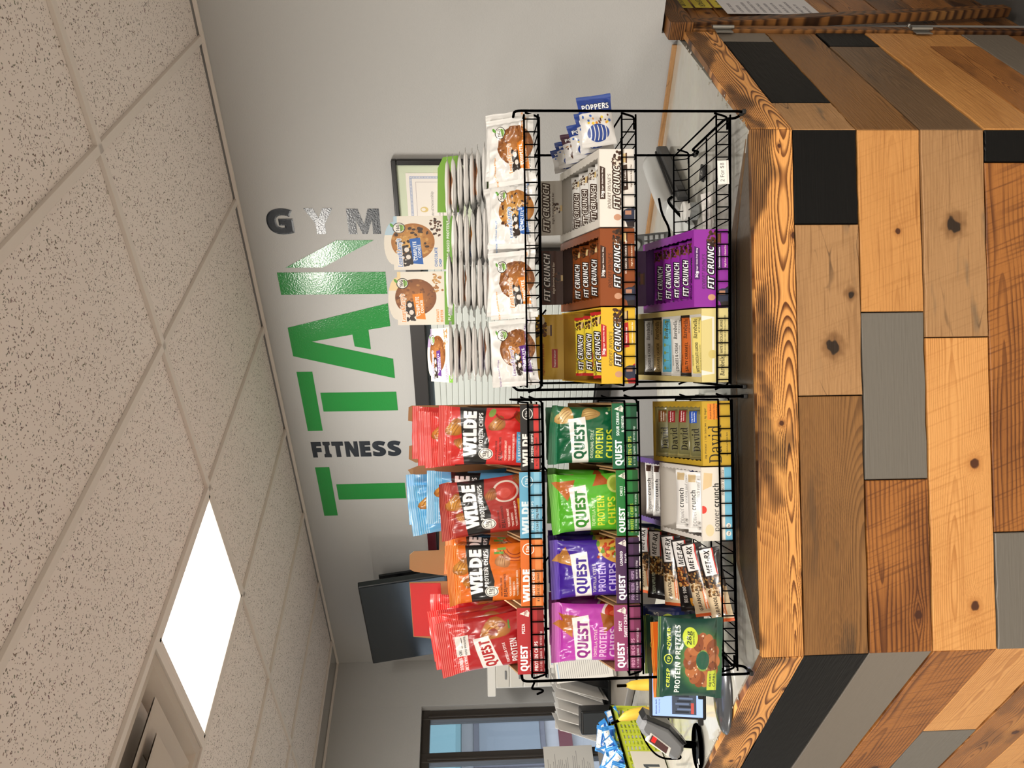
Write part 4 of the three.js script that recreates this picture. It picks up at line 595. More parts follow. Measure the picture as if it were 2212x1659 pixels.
// ---------- left rack, bottom shelf ----------
function bars(r, x, y, z, list) { for (const [name, label, map, dx, dy, dz, o, ry, rx, rz] of list) place(pack(name, label, 'snack bar', 'snack bars in cartons', map, { w: 0.17, h: 0.054, d: 0.02, seal: 0.011, lr: true, wr: 0.0025, nx: 8, ny: 16, p: 5, soft: 0.35, ...o }), r, x + dx, y + dy, z + dz, ry, rx, rz); }
{
  const gold = '#b3922c';
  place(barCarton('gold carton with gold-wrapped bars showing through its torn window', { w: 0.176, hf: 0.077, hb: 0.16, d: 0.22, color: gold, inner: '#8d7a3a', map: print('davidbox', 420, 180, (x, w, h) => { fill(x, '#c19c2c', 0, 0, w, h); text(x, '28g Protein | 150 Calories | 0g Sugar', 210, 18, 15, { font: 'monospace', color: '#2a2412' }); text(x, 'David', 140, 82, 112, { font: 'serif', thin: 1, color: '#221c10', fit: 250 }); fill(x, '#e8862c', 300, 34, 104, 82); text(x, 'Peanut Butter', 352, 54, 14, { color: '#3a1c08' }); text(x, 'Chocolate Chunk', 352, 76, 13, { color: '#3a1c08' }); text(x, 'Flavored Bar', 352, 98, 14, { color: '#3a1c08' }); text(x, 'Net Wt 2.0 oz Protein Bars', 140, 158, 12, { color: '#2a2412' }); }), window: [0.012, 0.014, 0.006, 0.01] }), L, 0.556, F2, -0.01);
  bars(L, 0.644, F2, -0.01, [
    ['protein_bar', 'gold bar with a blue flavour square, first in the gold carton', davidBar('blue', '#2a55b5'), 0, 0.05, -0.05, { w: 0.15 }, 0, -0.7, 0.03],
    ['protein_bar', 'gold bar with a red flavour square, second in the gold carton', davidBar('red', '#8f2024'), 0, 0.07, -0.095, { w: 0.15 }, 0, -0.7, -0.02],
    ['protein_bar', 'gold bar with a dark red square, third in the gold carton', davidBar('red', '#8f2024'), 0, 0.088, -0.14, { w: 0.15 }, 0, -0.7, 0.02],
    ['protein_bar', 'gold bar lying at the very back of the gold carton', davidBar('brown', '#7a4a1c'), 0, 0.105, -0.182, { w: 0.15 }, 0, -0.5, 0]]);
  place(barCarton('white and light blue carton of wafer bars', { w: 0.2, hf: 0.082, hb: 0.15, d: 0.19, color: '#dcd6cf', inner: '#cfc7bd', map: print('powerbox', 420, 180, (x, w, h) => { fill(x, '#ddd6cb', 0, 0, w, h); fill(x, '#6db4d2', 0, 138, w, 42); text(x, 'power', 116, 86, 46, { color: '#4a4644', thin: 1, fit: 130 }); text(x, 'crunch', 260, 86, 48, { color: '#2a2826', fit: 140 }); text(x, 'PROTEIN ENERGY BAR', 260, 112, 12, { color: '#5a5652' }); text(x, 'french vanilla', 330, 128, 22, { font: 'serif', italic: 1, thin: 1, color: '#3a3634' }); poly(x, '#d9bf94', [[290, 6], [390, 14], [384, 66], [312, 60]]); disc(x, '#e4cfa8', 60, 44, 34, 26); disc(x, '#d8443a', 178, 6, 22); disc(x, '#e9e4dc', 40, 158, 15); disc(x, '#e9e4dc', 84, 158, 15); text(x, '14g', 40, 158, 13, { color: '#444' }); text(x, '5g', 84, 158, 13, { color: '#444' }); }), window: [0.01, 0.01, 0.003, 0.004] }), L, 0.352, F2, -0.01);
  bars(L, 0.452, F2, -0.01, [
    ['wafer_bar', 'white wafer bar with a light blue stripe, front of the white carton', crunchBar('sky', '#4aa8dc', 'french vanilla'), 0, 0.052, -0.034, { w: 0.168, h: 0.06 }, 0, -0.5, 0.02],
    ['wafer_bar', 'white wafer bar with a royal blue stripe behind the light blue one', crunchBar('royal', '#2a56c4', 'cookies and creme'), 0, 0.072, -0.085, { w: 0.168, h: 0.06 }, 0, -0.55, -0.01]]);
  place(barCarton('white and purple carton behind the white one on the bottom shelf', { w: 0.2, hf: 0.13, hb: 0.18, d: 0.2, color: '#4a2a78', inner: '#d8d2cc', map: print('purplebox', 256, 128, (x, w, h) => { fill(x, '#d6d0ca', 0, 0, w, h); fill(x, '#4a2a78', 0, 0, w, 48); text(x, 'power crunch', 128, 86, 32, { color: '#3a3634', fit: 190 }); }), window: [0.014, 0.014, 0.004, 0.006] }), L, 0.355, F2, -0.215);
  bars(L, 0.455, F2, -0.215, [
    ['wafer_bar', 'purple striped wafer bar, front of three in the purple carton', crunchBar('purple', '#4a2a88', 'triple chocolate'), 0, 0.085, -0.04, { h: 0.05, w: 0.165 }, 0, -0.6, 0.02],
    ['wafer_bar', 'purple striped wafer bar, middle of three in the purple carton', crunchBar('purple', '#4a2a88', 'triple chocolate'), 0, 0.1, -0.09, { h: 0.05, w: 0.165 }, 0, -0.6, -0.02],
    ['wafer_bar', 'purple striped wafer bar, last of three in the purple carton', crunchBar('purple', '#4a2a88', 'triple chocolate'), 0, 0.112, -0.14, { h: 0.05, w: 0.165 }, 0, -0.6, 0.01]]);
  const oats = ['#8a6238', '#5a3a20', '#b08a54', '#3a2416'], gr = metBar('granola', oats, 'GRANOLA', '#fff'), pie = metBar('pie', ['#c9a05a', '#4a2c18', '#8a5a2c', '#d8c08a'], 'CRISPY APPLE PIE', '#c9d8c0'), big = metBar('big', ['#5a2c18', '#8a4a24', '#c08a4c'], 'BIG 100', '#d8d2cc');
  const mets = [['granola bar lowest at the front rim of the bottom shelf', gr, 0.232, 0.012, -0.03, 0.2, -0.55], ['granola bar lying just above the lowest granola bar', gr, 0.236, 0.048, -0.075, 0.22, -0.62], ['dark snack bar marked with an orange 30g box between granola bars', big, 0.236, 0.07, -0.12, 0.14, -0.62], ['granola bar third up in the loose bar heap', gr, 0.238, 0.098, -0.165, 0.06, -0.62], ['black apple pie bar lying above the granola bars', pie, 0.24, 0.128, -0.225, -0.02, -0.65], ['granola bar topmost at the back of the loose bar heap', gr, 0.242, 0.15, -0.29, 0.0, -0.7]];
  for (const [label, map, X, y, z, rz, rx] of mets) place(pack('granola_bar', label, 'snack bar', 'loose bars on the bottom shelf', map, { w: 0.205, h: 0.062, d: 0.022, seal: 0.013, lr: true, wr: 0.004, nx: 8, ny: 18, p: 4, soft: 0.4, sd: X * 50 + y * 90 }), L, X, F2 + y, z, 0, rx, rz);
  const teal = pretzelBag('teal', '#0c3f33', '#7f9f48'), org = pretzelBag('org', '#d9641c', '#f0b04a'), blue = pretzelBag('blue', '#16245e', '#5a78d0');
  const pz = [['front teal bag of protein pretzels at the rack corner', teal, 0.052, 0.047, 0.036, { h: 0.172, d: 0.046, w: 0.212, seal: 0.016 }, 0.0, -0.02, -0.04], ['orange pretzel bag behind the front teal one', org, 0.028, 0.05, -0.05, { h: 0.165, w: 0.205, d: 0.04 }, 0.02, 0, 0.03], ['dark teal pretzel bag behind the orange one', teal, 0.046, 0.046, -0.12, { h: 0.175, w: 0.165, d: 0.04 }, -0.02, 0, 0.02], ['navy blue pretzel bag behind the dark teal one', blue, 0.046, 0.046, -0.185, { h: 0.18, w: 0.165, d: 0.04 }, 0, 0, -0.03], ['rearmost navy blue pretzel bag', blue, 0.046, 0.046, -0.25, { h: 0.18, w: 0.16, d: 0.036 }, 0.02, 0, 0.02], ['teal pretzel bag standing behind the loose granola bars', teal, 0.258, 0.0, -0.392, { h: 0.235, w: 0.16, d: 0.04 }, 0, 0, -0.04]];
  for (const [label, map, X, y, z, o, ry, rx, rz] of pz) place(pack('pretzel_bag', label, 'snack bag', 'pretzel bags', map, bagShape({ wr: 0.005, sd: X * 90 + z * 40, ...o })), L, X, F2 + 0.004 + y, z, ry, rx, rz);
}
// ---------- right rack, top shelf: piles of wrapped cookies ----------
{
  const wrap = (map, sd, o = {}) => ({ plainBack: true, boxy: true, w: 0.175, h: 0.145, d: 0.0158, seal: 0.013, lr: true, wr: 0.0022, nx: 12, ny: 18, p: 6, soft: 0.28, sd, ...o });
  const ord = ['lowest', 'second', 'third', 'fourth', 'fifth', 'sixth', 'seventh', 'eighth', 'ninth', 'tenth', 'eleventh', 'twelfth', 'thirteenth', 'fourteenth', 'fifteenth'];
  const white = new THREE.MeshPhysicalMaterial({ color: '#f3f1ee', roughness: 0.36, clearcoat: 0.4, clearcoatRoughness: 0.25 });
  const base = {};
  const piles = [['purple', 'leftmost pile', 0.1, 14, 0.0, 0.0], ['orange', 'second pile from the left', 0.282, 14, 0.002, 0.004], ['blue', 'third pile from the left', 0.47, 13, -0.004, -0.004], ['orange', 'rightmost pile', 0.658, 14, -0.006, 0.006]];
  piles.forEach(([ink, where, X, n, lean, rot], p) => {
    const m = foilOf(CW[ink]);
    for (let i = 0; i < n; i++) {
      const v = (i + p) % 4, key = ink + v; let t;
      const label = `white wrapped cookie, ${i === n - 1 ? 'topmost' : ord[i] + (i ? ' from the bottom' : '')} in the ${where}`;
      if (!base[key]) { t = base[key] = pack('wrapped_cookie', label, 'wrapped cookie', 'cookies piled on the top shelf', CW[ink], wrap(CW[ink], 3 + v * 1.7, v === 3 ? {} : { mat: white })); } else { t = copy(base[key], label, 'wrapped_cookie'); t.rotation.order = 'YXZ'; }
      place(t, Rk, X + lean * i + rr(-0.005, 0.005), F0 + 0.012 + i * 0.018, -0.15 - i * 0.0025 + rr(-0.01, 0.01), rr(-0.05, 0.05) + rot, -Math.PI / 2 + rr(-0.035, -0.005), rr(-0.014, 0.014));
    }
    const front = (label, dz, y, rx, rz, sd, dx = 0) => place(pack('wrapped_cookie', label, 'wrapped cookie', 'cookies leaning on the rim', CW[ink], wrap(CW[ink], sd, { boxy: false, p: 3, soft: 0.45, d: 0.034, wr: 0.013, crease: 0.004, w: 0.184, h: 0.138, nx: 22, ny: 28 })), Rk, X + dx, F0 + y, dz, 0.03, rx, rz);
    front(`white cookie with ${ink} print leaning on the rim, ${where}`, -0.022, 0.004, -0.42, [0.05, 0.03, -0.04, 0.03][p], 50 + p, [0, 0.002, 0, -0.012][p]);
    if (p !== 0) front(`second ${ink}-print cookie tucked behind the leaning one, ${where}`, -0.064, 0.014, -0.5, [0, -0.05, 0.06, -0.02][p], 60 + p, [0, 0.004, 0.006, 0.012][p]);
  });
  const card = (label, map, X, w, h, y, z, rx, side) => {
    const t = thing('display_card', label, 'display card', 'cookie display cards'); place(t, Rk, X, F0 + y, z, 0, rx, 0);
    const pts = [[-w / 2, 0], [w / 2, 0], [w / 2, h * 0.86]]; for (let i = 0; i <= 12; i++) { const q = (i / 12) * Math.PI; pts.push([Math.cos(q) * w * 0.4, h * 0.86 + Math.sin(q) * h * 0.14]); } pts.push([-w / 2, h * 0.86]);
    const g = slab(pts, 0.0018); boxUV(g, 1 / w, 1 / h, 0.5, 0); part('card', g, [inked(map, 0.45), mat('#d8d2c6', 0.6)], t); if (rx > -1) part('support_strip', box(w * 0.3, 0.228, 0.003), mat('#d8d2c6', 0.6), t, [0, -0.114, 0.0]); return t;
  };
  card('chocolate chip cookie display card, tallest of the cards, blue label', cookieCard('b', '#1f62b8', '#b5d0e2', false, 'CHOCOLATE', 'CHIP'), 0.442, 0.166, 0.215, 0.235, -0.36, -0.05);
  card('peanut butter cookie display card with an orange label', cookieCard('o', '#e78a1e', '#f0d9a8', true, 'PEANUT', 'BUTTER'), 0.27, 0.166, 0.205, 0.235, -0.36, -0.05);
  card('oatmeal raisin cookie display card tilted far back, purple label', cookieCard('p', '#5d2f86', '#b09cc0', true, 'OATMEAL', 'RAISIN'), 0.092, 0.172, 0.2, 0.24, -0.33, -1.12);
  const t = thing('display_card', 'plain bright green card edge curving up behind the rightmost cookies', 'display card', 'cookie display cards'); place(t, Rk, 0.62, F0, -0.36); part('card', slab([[-0.085, 0.215], [-0.01, 0.215], [-0.01, 0.0], [0.02, 0.0], [0.02, 0.215], [0.09, 0.215], [0.085, 0.262], [0.05, 0.279], [-0.085, 0.282]], 0.0018), mat('#7fb53a', 0.5), t);
}
// ---------- right rack, middle shelf ----------
{
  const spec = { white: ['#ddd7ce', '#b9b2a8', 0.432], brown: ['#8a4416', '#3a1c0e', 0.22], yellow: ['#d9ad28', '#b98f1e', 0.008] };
  const words = ['front', 'second', 'third', 'rearmost'];
  for (const k of ['yellow', 'brown', 'white']) {
    const [c, inn, X] = spec[k];
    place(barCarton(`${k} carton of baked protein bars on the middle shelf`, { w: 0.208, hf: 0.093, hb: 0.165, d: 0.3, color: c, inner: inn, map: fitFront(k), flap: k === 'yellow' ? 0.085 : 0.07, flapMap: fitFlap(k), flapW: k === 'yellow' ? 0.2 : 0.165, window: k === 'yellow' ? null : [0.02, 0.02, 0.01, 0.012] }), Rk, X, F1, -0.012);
    words.forEach((wd, i) => { if (k === 'yellow' && i === 3) return; const hi = k === 'yellow'; bars(Rk, X + 0.104, F1, -0.012, [['protein_bar', `${k} wrapped baked bar, ${wd} in the ${k} carton`, fitBar(k), hi && i === 0 ? 0.004 : 0, (hi ? 0.062 : 0.045) + i * 0.0155, -0.045 - i * 0.062, { w: hi && i === 0 ? 0.186 : 0.172, h: 0.058, d: 0.022, sd: i * 3 + X * 20 }, 0, -0.72, [0.03, -0.02, 0.02, -0.01][i] + (hi && i === 0 ? 0.02 : 0)]]); });
  }
  // pouches on their sides, tops pointing right
  const pop = (key, c, ink) => print('pop' + key, 240, 320, (x, w, h) => { fill(x, '#dcd9d6', 0, 0, w, h); fill(x, c, 0, 0, w, 110); crimp(x, c, 'rgba(255,255,255,.18)', 0, 22, w, 5); text(x, 'POPPERS', 120, 78, 50, { fit: 200, color: '#fff', stroke: ink, lw: 10 }); blobs(x, 16, 16, 130, 208, 60, key === 'blue' ? ['#d98a2c', '#5a3018', '#e2c23a', '#3a62b0'] : ['#4a2c1c', '#8a5a30', '#d8a05a'], 6, 12); disc(x, key === 'blue' ? '#25438f' : '#4a2410', 120, 240, 80, 52); x.strokeStyle = '#e6e0d8'; x.lineWidth = 7; for (let i = 0; i < 5; i++) { x.beginPath(); x.moveTo(60 + i * 28, 196); x.quadraticCurveTo(76 + i * 28, 240, 58 + i * 28, 284); x.stroke(); } });
  const pb = pop('blue', '#22408f', '#1a2a5a'), pbr = pop('brown', '#4a2a3a', '#2a1418');
  const list = [['front blue and white pouch reaching past the rack post', pb, 0.66, 0.084, -0.06, -1.45], ['blue and white pouch second from the front beside the white carton', pb, 0.658, 0.082, -0.11, -1.4], ['blue and white pouch leaning behind the second one', pb, 0.656, 0.096, -0.16, -1.36], ['dark brown topped pouch in the middle of the pouches', pbr, 0.656, 0.112, -0.21, -1.36], ['dark blue topped pouch next to the brown topped one', pb, 0.654, 0.126, -0.26, -1.38], ['rearmost pale blue and white pouch', pb, 0.652, 0.134, -0.31, -1.36]];
  list.forEach(([label, map, X, y, z, rz], i) => place(pack('snack_pouch', label, 'snack pouch', 'pouches beside the white carton', map, { w: 0.095, h: [0.14, 0.115, 0.1, 0.088, 0.08, 0.072][i], d: 0.026, seal: 0.012, wr: 0.006, sd: 70 + i, nx: 12, ny: 14 }), Rk, X, F1 + y, z, 0.04, -0.03, rz));
}
// ---------- right rack, bottom shelf ----------
{
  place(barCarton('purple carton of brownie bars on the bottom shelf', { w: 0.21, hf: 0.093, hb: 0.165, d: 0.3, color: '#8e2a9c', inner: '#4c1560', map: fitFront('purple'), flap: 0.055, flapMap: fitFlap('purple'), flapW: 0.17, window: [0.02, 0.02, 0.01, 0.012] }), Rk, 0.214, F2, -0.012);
  ['front', 'second', 'third', 'fourth', 'rearmost'].forEach((wd, i) => bars(Rk, 0.319, F2, -0.012, [['protein_bar', `purple wrapped brownie bar, ${wd} in the purple carton`, fitBar('purple'), 0, 0.045 + i * 0.0122, -0.042 - i * 0.05, { w: 0.172, h: 0.058, d: 0.02, sd: i * 5 + 2 }, 0, -0.72, [0.02, -0.01, 0.02, -0.01, 0.01][i]]]));
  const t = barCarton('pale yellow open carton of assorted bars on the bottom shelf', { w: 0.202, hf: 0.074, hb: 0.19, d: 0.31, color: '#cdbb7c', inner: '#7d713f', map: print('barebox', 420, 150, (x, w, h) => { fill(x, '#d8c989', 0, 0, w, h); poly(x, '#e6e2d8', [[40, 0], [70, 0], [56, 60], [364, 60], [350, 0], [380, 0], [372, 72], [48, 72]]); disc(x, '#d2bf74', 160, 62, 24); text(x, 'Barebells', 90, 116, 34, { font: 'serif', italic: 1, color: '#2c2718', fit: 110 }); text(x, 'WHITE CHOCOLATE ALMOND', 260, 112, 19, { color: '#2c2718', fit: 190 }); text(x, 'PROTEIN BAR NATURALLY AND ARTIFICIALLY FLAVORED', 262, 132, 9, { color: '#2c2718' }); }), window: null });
  place(t, Rk, 0.008, F2, -0.012);
  const gl = mat('#c4b273', 0.5); for (const x of [0, 0.187]) { const g = slab([[0, 0], [0.015, 0], [0.015, 0.32], [0, 0.32]], 0.0016); g.rotateX(-Math.PI / 2 + 0.359); part('lid_edge', g, gl, t, [x, 0.075, 0]); }
  const list = [['yellow and white almond bar in front', bareBar('alm', '#e8d67c', '#2c2718', 'WHITE CHOCOLATE ALMOND')], ['orange and brown caramel bar', bareBar('car', '#c4632a', '#231510', 'SALTY CARAMEL', 1)], ['white and black cookie bar', bareBar('cok', '#dcdad6', '#232120', 'COOKIES & CREAM')], ['light blue palm tree bar', bareBar('palm', '#5fb0d0', '#2c3a2c', '')], ['tan caramel cashew bar', bareBar('cash', '#a18a5c', '#231d12', 'CARAMEL CASHEW', 1)], ['grey cookies bar at the back', bareBar('grey', '#a9a7a4', '#1d1c1b', 'COOKIES & CREAM', 1)]];
  list.forEach(([label, map], i) => bars(Rk, 0.109, F2, -0.012, [['protein_bar', `${label} of the pale yellow carton`, map, 0.002, 0.04 + i * 0.0165, -0.04 - i * 0.045, { w: 0.178, h: 0.056, d: 0.018, wr: 0.002, sd: i * 4 + 1 }, 0, -0.7, [0.03, 0.0, 0.025, -0.01, 0.01, 0.01][i]]]));
  const tagT = thing('price_tag', 'white price tag reading 2 For $8 clipped to the bottom rim', 'price tag'); place(tagT, Rk, 0.572, F2 + 0.023, 0.012, 0, -0.1, 0.03);
  part('tag_card', box(0.062, 0.024, 0.0012), inked(print('tag', 256, 100, (x, w, h) => { fill(x, '#e6e2dc', 0, 0, w, h); text(x, '2 For $8', w / 2, h / 2, 58, { color: '#1c1a1a', fit: 210, thin: 1 }); }), 0.6), tagT); part('tag_holder', box(0.064, 0.03, 0.002), mat('#dcdad4', 0.4), tagT, [0, -0.003, -0.002]);
}

// ---------- on the counter, left of the racks ----------
const FACE = 0.66;                                                  // turned towards the customer
function stand(o, x, y, z, ry = FACE, rx = 0, rz = 0) { o.rotation.order = 'YXZ'; o.position.set(x, y, z); o.rotation.set(rx, ry, rz); return o; }
const blackPlastic = mat('#17181a', 0.35), greyPlastic = mat('#77797c', 0.4), whitePlastic = mat('#dedcd6', 0.4);
{
  const t = stand(thing('tablet', 'black tablet on a dark rounded base showing a pale blue checkout page', 'tablet'), -2.2, TOP + 0.002, -1.225);
  const tilt = [-0.2, 0, 0], c = [0.0, 0.138, -0.01];
  part('housing', box(0.165, 0.17, 0.014, 0.006, 2), blackPlastic, t, c, tilt);
  part('screen', box(0.147, 0.15, 0.0012), new THREE.MeshPhysicalMaterial({ roughness: 0.15, color: '#000', emissive: '#ffffff', emissiveIntensity: 0.62, emissiveMap: print('screen', 320, 330, (x, w, h) => { fill(x, '#8ea4d8', 0, 0, w, h); text(x, 'Welcome back', 60, 24, 14, { color: '#1d2230' }); text(x, 'Scan your key tag', 66, 44, 12, { color: '#1d2230', thin: 1 }); fill(x, '#3a3f48', 16, 128, 180, 160); for (let i = 0; i < 9; i++) fill(x, i % 2 ? '#596478' : '#22262c', 26 + i * 18, 150 + (i % 3) * 12, 12, 90); fill(x, '#a5433c', 22, 252, 72, 20); fill(x, '#b03a36', 220, 190, 84, 30); fill(x, '#b03a36', 220, 262, 84, 30); text(x, 'Account', 262, 160, 13, { color: '#1d2230' }); text(x, 'Visits', 262, 240, 13, { color: '#1d2230' }); for (let i = 0; i < 3; i++) disc(x, '#22262c', 200 + i * 30, 312, 6); }) }), t, [0, 0.138 + 0.0016, -0.01 + 0.0075], tilt);
  part('base', new THREE.SphereGeometry(1, 28, 12, 0, 6.2832, 0, Math.PI / 2).scale(0.125, 0.026, 0.075), mat('#3b3d40', 0.25, { clearcoat: 0.4 }), t, [0.0, 0, 0.01]);
  part('stem', rod([V(0, 0.01, -0.02), V(0, 0.08, -0.045), V(0, 0.13, -0.02)], 0.012, false, 10), blackPlastic, t);
  for (const x of [-0.05, 0.03]) part('clip', box(0.024, 0.016, 0.03, 0.003), blackPlastic, t, [x - 0.035, 0.07, 0.0], [-0.2, 0, 0]);
}
{
  const t = stand(thing('barcode_scanner', 'grey and black barcode scanner with a white-framed red window on a stand', 'scanner'), -2.545, TOP + 0.002, -1.275);
  const head = [[0.056, 0.198], [0.066, 0.188], [0.026, 0.11], [-0.03, 0.06], [-0.052, 0.062], [-0.08, 0.082], [-0.078, 0.1], [-0.052, 0.13], [0.012, 0.2], [0.03, 0.21]];
  part('housing', at(slab(head, 0.05, 0.012), 0, 0, -0.03), greyPlastic, t);
  part('grip', at(slab([[0.058, 0.2], [0.076, 0.186], [0.036, 0.104], [-0.028, 0.05], [-0.036, 0.064], [0.02, 0.115]], 0.056, 0.01), 0, 0, -0.036), blackPlastic, t);
  const f = part('window_frame', slab([[-0.005, 0.186], [0.026, 0.17], [-0.03, 0.1], [-0.06, 0.11]], 0.012, 0.003, []), whitePlastic, t, [-0.004, 0.004, 0.018]);
  part('scan_window', slab([[-0.004, 0.176], [0.016, 0.166], [-0.028, 0.112], [-0.048, 0.12]], 0.003), mat('#4a2426', 0.1, { clearcoat: 1 }), f, [0, 0, 0.0142]);
  part('scan_light', slab([[-0.003, 0.17], [0.012, 0.162], [0.004, 0.15], [-0.011, 0.158]], 0.001), new THREE.MeshStandardMaterial({ color: '#200', emissive: '#ff1a14', emissiveIntensity: 0.9 }), f, [0, 0, 0.0168]);
  part('neck', rod([V(-0.02, 0.07, -0.01), V(-0.045, 0.05, -0.012), V(-0.05, 0.012, -0.012)], 0.012, false, 10), blackPlastic, t);
  const oval = Array.from({ length: 32 }, (_, i) => { const q = (i / 32) * 6.2832; return V(-0.05 + Math.cos(q) * 0.07, 0.008, 0.0 + Math.sin(q) * 0.045); });
  part('foot_ring', rod(oval, 0.008, true, 8), blackPlastic, t); part('foot_plate', box(0.14, 0.006, 0.03, 0.002), blackPlastic, t, [-0.05, 0.006, 0]);
  for (const [x, z] of [[-0.1, 0.034], [-0.078, 0.044]]) part('sticker', box(0.018, 0.001, 0.012), whitePlastic, t, [x, 0.0166, z], [0, 0.5, 0]);
}
tag(part('scanner_cord', rod(rounded([V(-2.64, TOP + 0.098, -1.245), V(-2.69, TOP + 0.09, -1.3), V(-2.77, TOP + 0.008, -1.29), V(-2.84, TOP + 0.1, -1.33), V(-2.78, TOP + 0.16, -1.42), V(-2.72, TOP + 0.12, -1.45), V(-2.78, TOP + 0.01, -1.4), V(-2.92, TOP + 0.006, -1.35), V(-2.9, TOP + 0.006, -1.6)], 0.06, 8), 0.0035, false, 7), blackPlastic, scene), 'black scanner cord looping in front of the lime basket', 'cord').name = 'scanner_cord';
{
  const t = stand(thing('basket', 'lime green slotted plastic basket full of blue and white wrappers', 'basket'), -3.262, TOP + 0.002, -1.76, 2.009);
  const lime = mat('#b6c030', 0.4), W2 = 0.5, h = 0.158;
  const panel = (w, n, m, handle) => { const holes = []; for (let i = 0; i < n; i++) for (let j = 0; j < m; j++) { const x = 0.016 + (i * (w - 0.03)) / n, y = 0.016 + j * 0.0165; if (handle && x > w - 0.115 && x < w - 0.01 && y > 0.085) continue; holes.push([[x, y], [x + (w - 0.03) / n - 0.009, y], [x + (w - 0.03) / n - 0.009, y + 0.009], [x, y + 0.009]]); } if (handle) holes.push([[w - 0.096, 0.104], [w - 0.036, 0.104], [w - 0.028, 0.112], [w - 0.028, 0.13], [w - 0.036, 0.137], [w - 0.096, 0.137], [w - 0.104, 0.13], [w - 0.104, 0.112]]); return slab([[0, 0], [w, 0], [w, h], [0, h]], 0.003, 0, holes); };
  part('front_panel', panel(W2, 14, 8, true), lime, t, [-W2, 0, -0.003], [0.06, 0, 0]);
  part('side_panel', panel(0.28, 8, 8, false), lime, t, [0, 0, 0], [0, Math.PI / 2, 0]); part('side_panel', panel(0.28, 8, 8, false), lime, t, [-W2, 0, 0], [0, Math.PI / 2, 0]); part('back_panel', panel(W2, 14, 8, false), lime, t, [-W2, 0, -0.28]);
  part('base_panel', box(W2, 0.004, 0.28, 0.001), lime, t, [-W2 / 2, 0.003, -0.14]);
  part('rim', rod(rounded([V(0.004, h, 0.008), V(-W2 - 0.004, h, 0.008), V(-W2 - 0.004, h, -0.284), V(0.004, h, -0.284)], 0.02, 4, true), 0.006, true, 8), lime, t);
  part('sign_card', box(0.2, 0.13, 0.001), inked(print('basketsign', 200, 130, (x, w, h2) => { fill(x, '#c9c3b8', 0, 0, w, h2); text(x, '$1', 90, 70, 90, { color: '#3a4046' }); })), t, [-0.4, 0.068, 0.012], [0.06, 0, 0]);
  const wrapMap = print('wafer', 200, 100, (x, w, h2) => { fill(x, '#2f7fc4', 0, 0, w, h2); fill(x, '#e4e6e6', 30, 10, 140, 46); fill(x, '#1f4f9c', 30, 62, 140, 26); text(x, 'wafer', 100, 76, 20); blobs(x, 20, 34, 14, 130, 36, ['#9aa4aa', '#c4cace'], 3, 6); });
  const places = ['at the basket corner nearest the racks', 'over the handle hole', 'on the right rim', 'just behind the handle', 'lying across the middle', 'at the back right', 'poking up in the middle', 'behind the front rim', 'beside the price sign', 'in the back row, middle', 'leaning on the back panel', 'half buried in the centre', 'over the sign card', 'by the left frame edge', 'crossing two others near the left', 'lowest in the left half'];
  let first;
  places.forEach((p, i) => { const label = `blue and white wafer wrapper ${p}`; let o; if (!first) o = first = pack('wafer_wrapper', label, 'wrapper', 'wrappers in the lime basket', wrapMap, { w: 0.115, h: 0.055, d: 0.02, seal: 0.014, lr: true, wr: 0.006, nx: 8, ny: 12, sd: 81, mat: foil(wrapMap, { metalness: 0.25 }) }); else o = copy(first, label, 'wafer_wrapper'); const u = 0.03 + (i % 8) * 0.058, d = 0.05 + Math.floor(i / 8) * 0.1, c = Math.cos(2.009), s = Math.sin(2.009); stand(o, -3.262 - u * c - d * s, TOP + 0.142 + rr(0, 0.045), -1.76 + u * s - d * c, FACE + rr(-0.8, 0.8), rr(-1.2, 0.1), rr(-0.9, 0.9)); });
}
{
  const ban = mat('#d9b23c', 0.5), tip = mat('#6b4f26', 0.8);
  const banana = (label, x, y, z, ry, rz, L0) => { const t = stand(thing('banana', label, 'banana', null), x, y, z, ry, 0, rz); const P = [], n = 14; const g = new THREE.BufferGeometry(); const pos = [], uv = [], idx = []; for (let i = 0; i <= n; i++) { const u = i / n, q = (u - 0.5) * 1.3, r = 0.019 * Math.pow(Math.sin(Math.PI * clamp(u * 0.9 + 0.06)), 0.55) * (u > 0.86 ? 1 - (u - 0.86) * 4.6 : 1) + 0.003; for (let k = 0; k <= 10; k++) { const a = (k / 10) * 6.2832, rad = 0.12 + Math.cos(a) * r; pos.push(Math.cos(q) * rad - 0.12, Math.sin(q) * rad * (L0 / 0.15), Math.sin(a) * r); uv.push(u, k / 10); } } for (let i = 0; i < n; i++) for (let k = 0; k < 10; k++) { const a = i * 11 + k; idx.push(a, a + 11, a + 1, a + 1, a + 11, a + 12); } g.setAttribute('position', new THREE.Float32BufferAttribute(pos, 3)); g.setAttribute('uv', new THREE.Float32BufferAttribute(uv, 2)); g.setIndex(idx); g.computeVertexNormals(); part('peel', g, ban, t); const e = Math.sin(0.65) * 0.12 * (L0 / 0.15), ex = Math.cos(0.65) * 0.12 - 0.12; part('stem', rod([V(ex, e - 0.004, 0), V(ex - 0.012, e + 0.03, 0)], 0.0055, false, 8), tip, t); };
  banana('yellow banana standing stem up between scanner and lime basket', -2.83, TOP + 0.118, -1.5, 0.4, 0.05, 0.19);
  banana('second yellow banana half hidden behind the tablet', -2.735, TOP + 0.1, -1.56, 2.6, -0.35, 0.17);
}
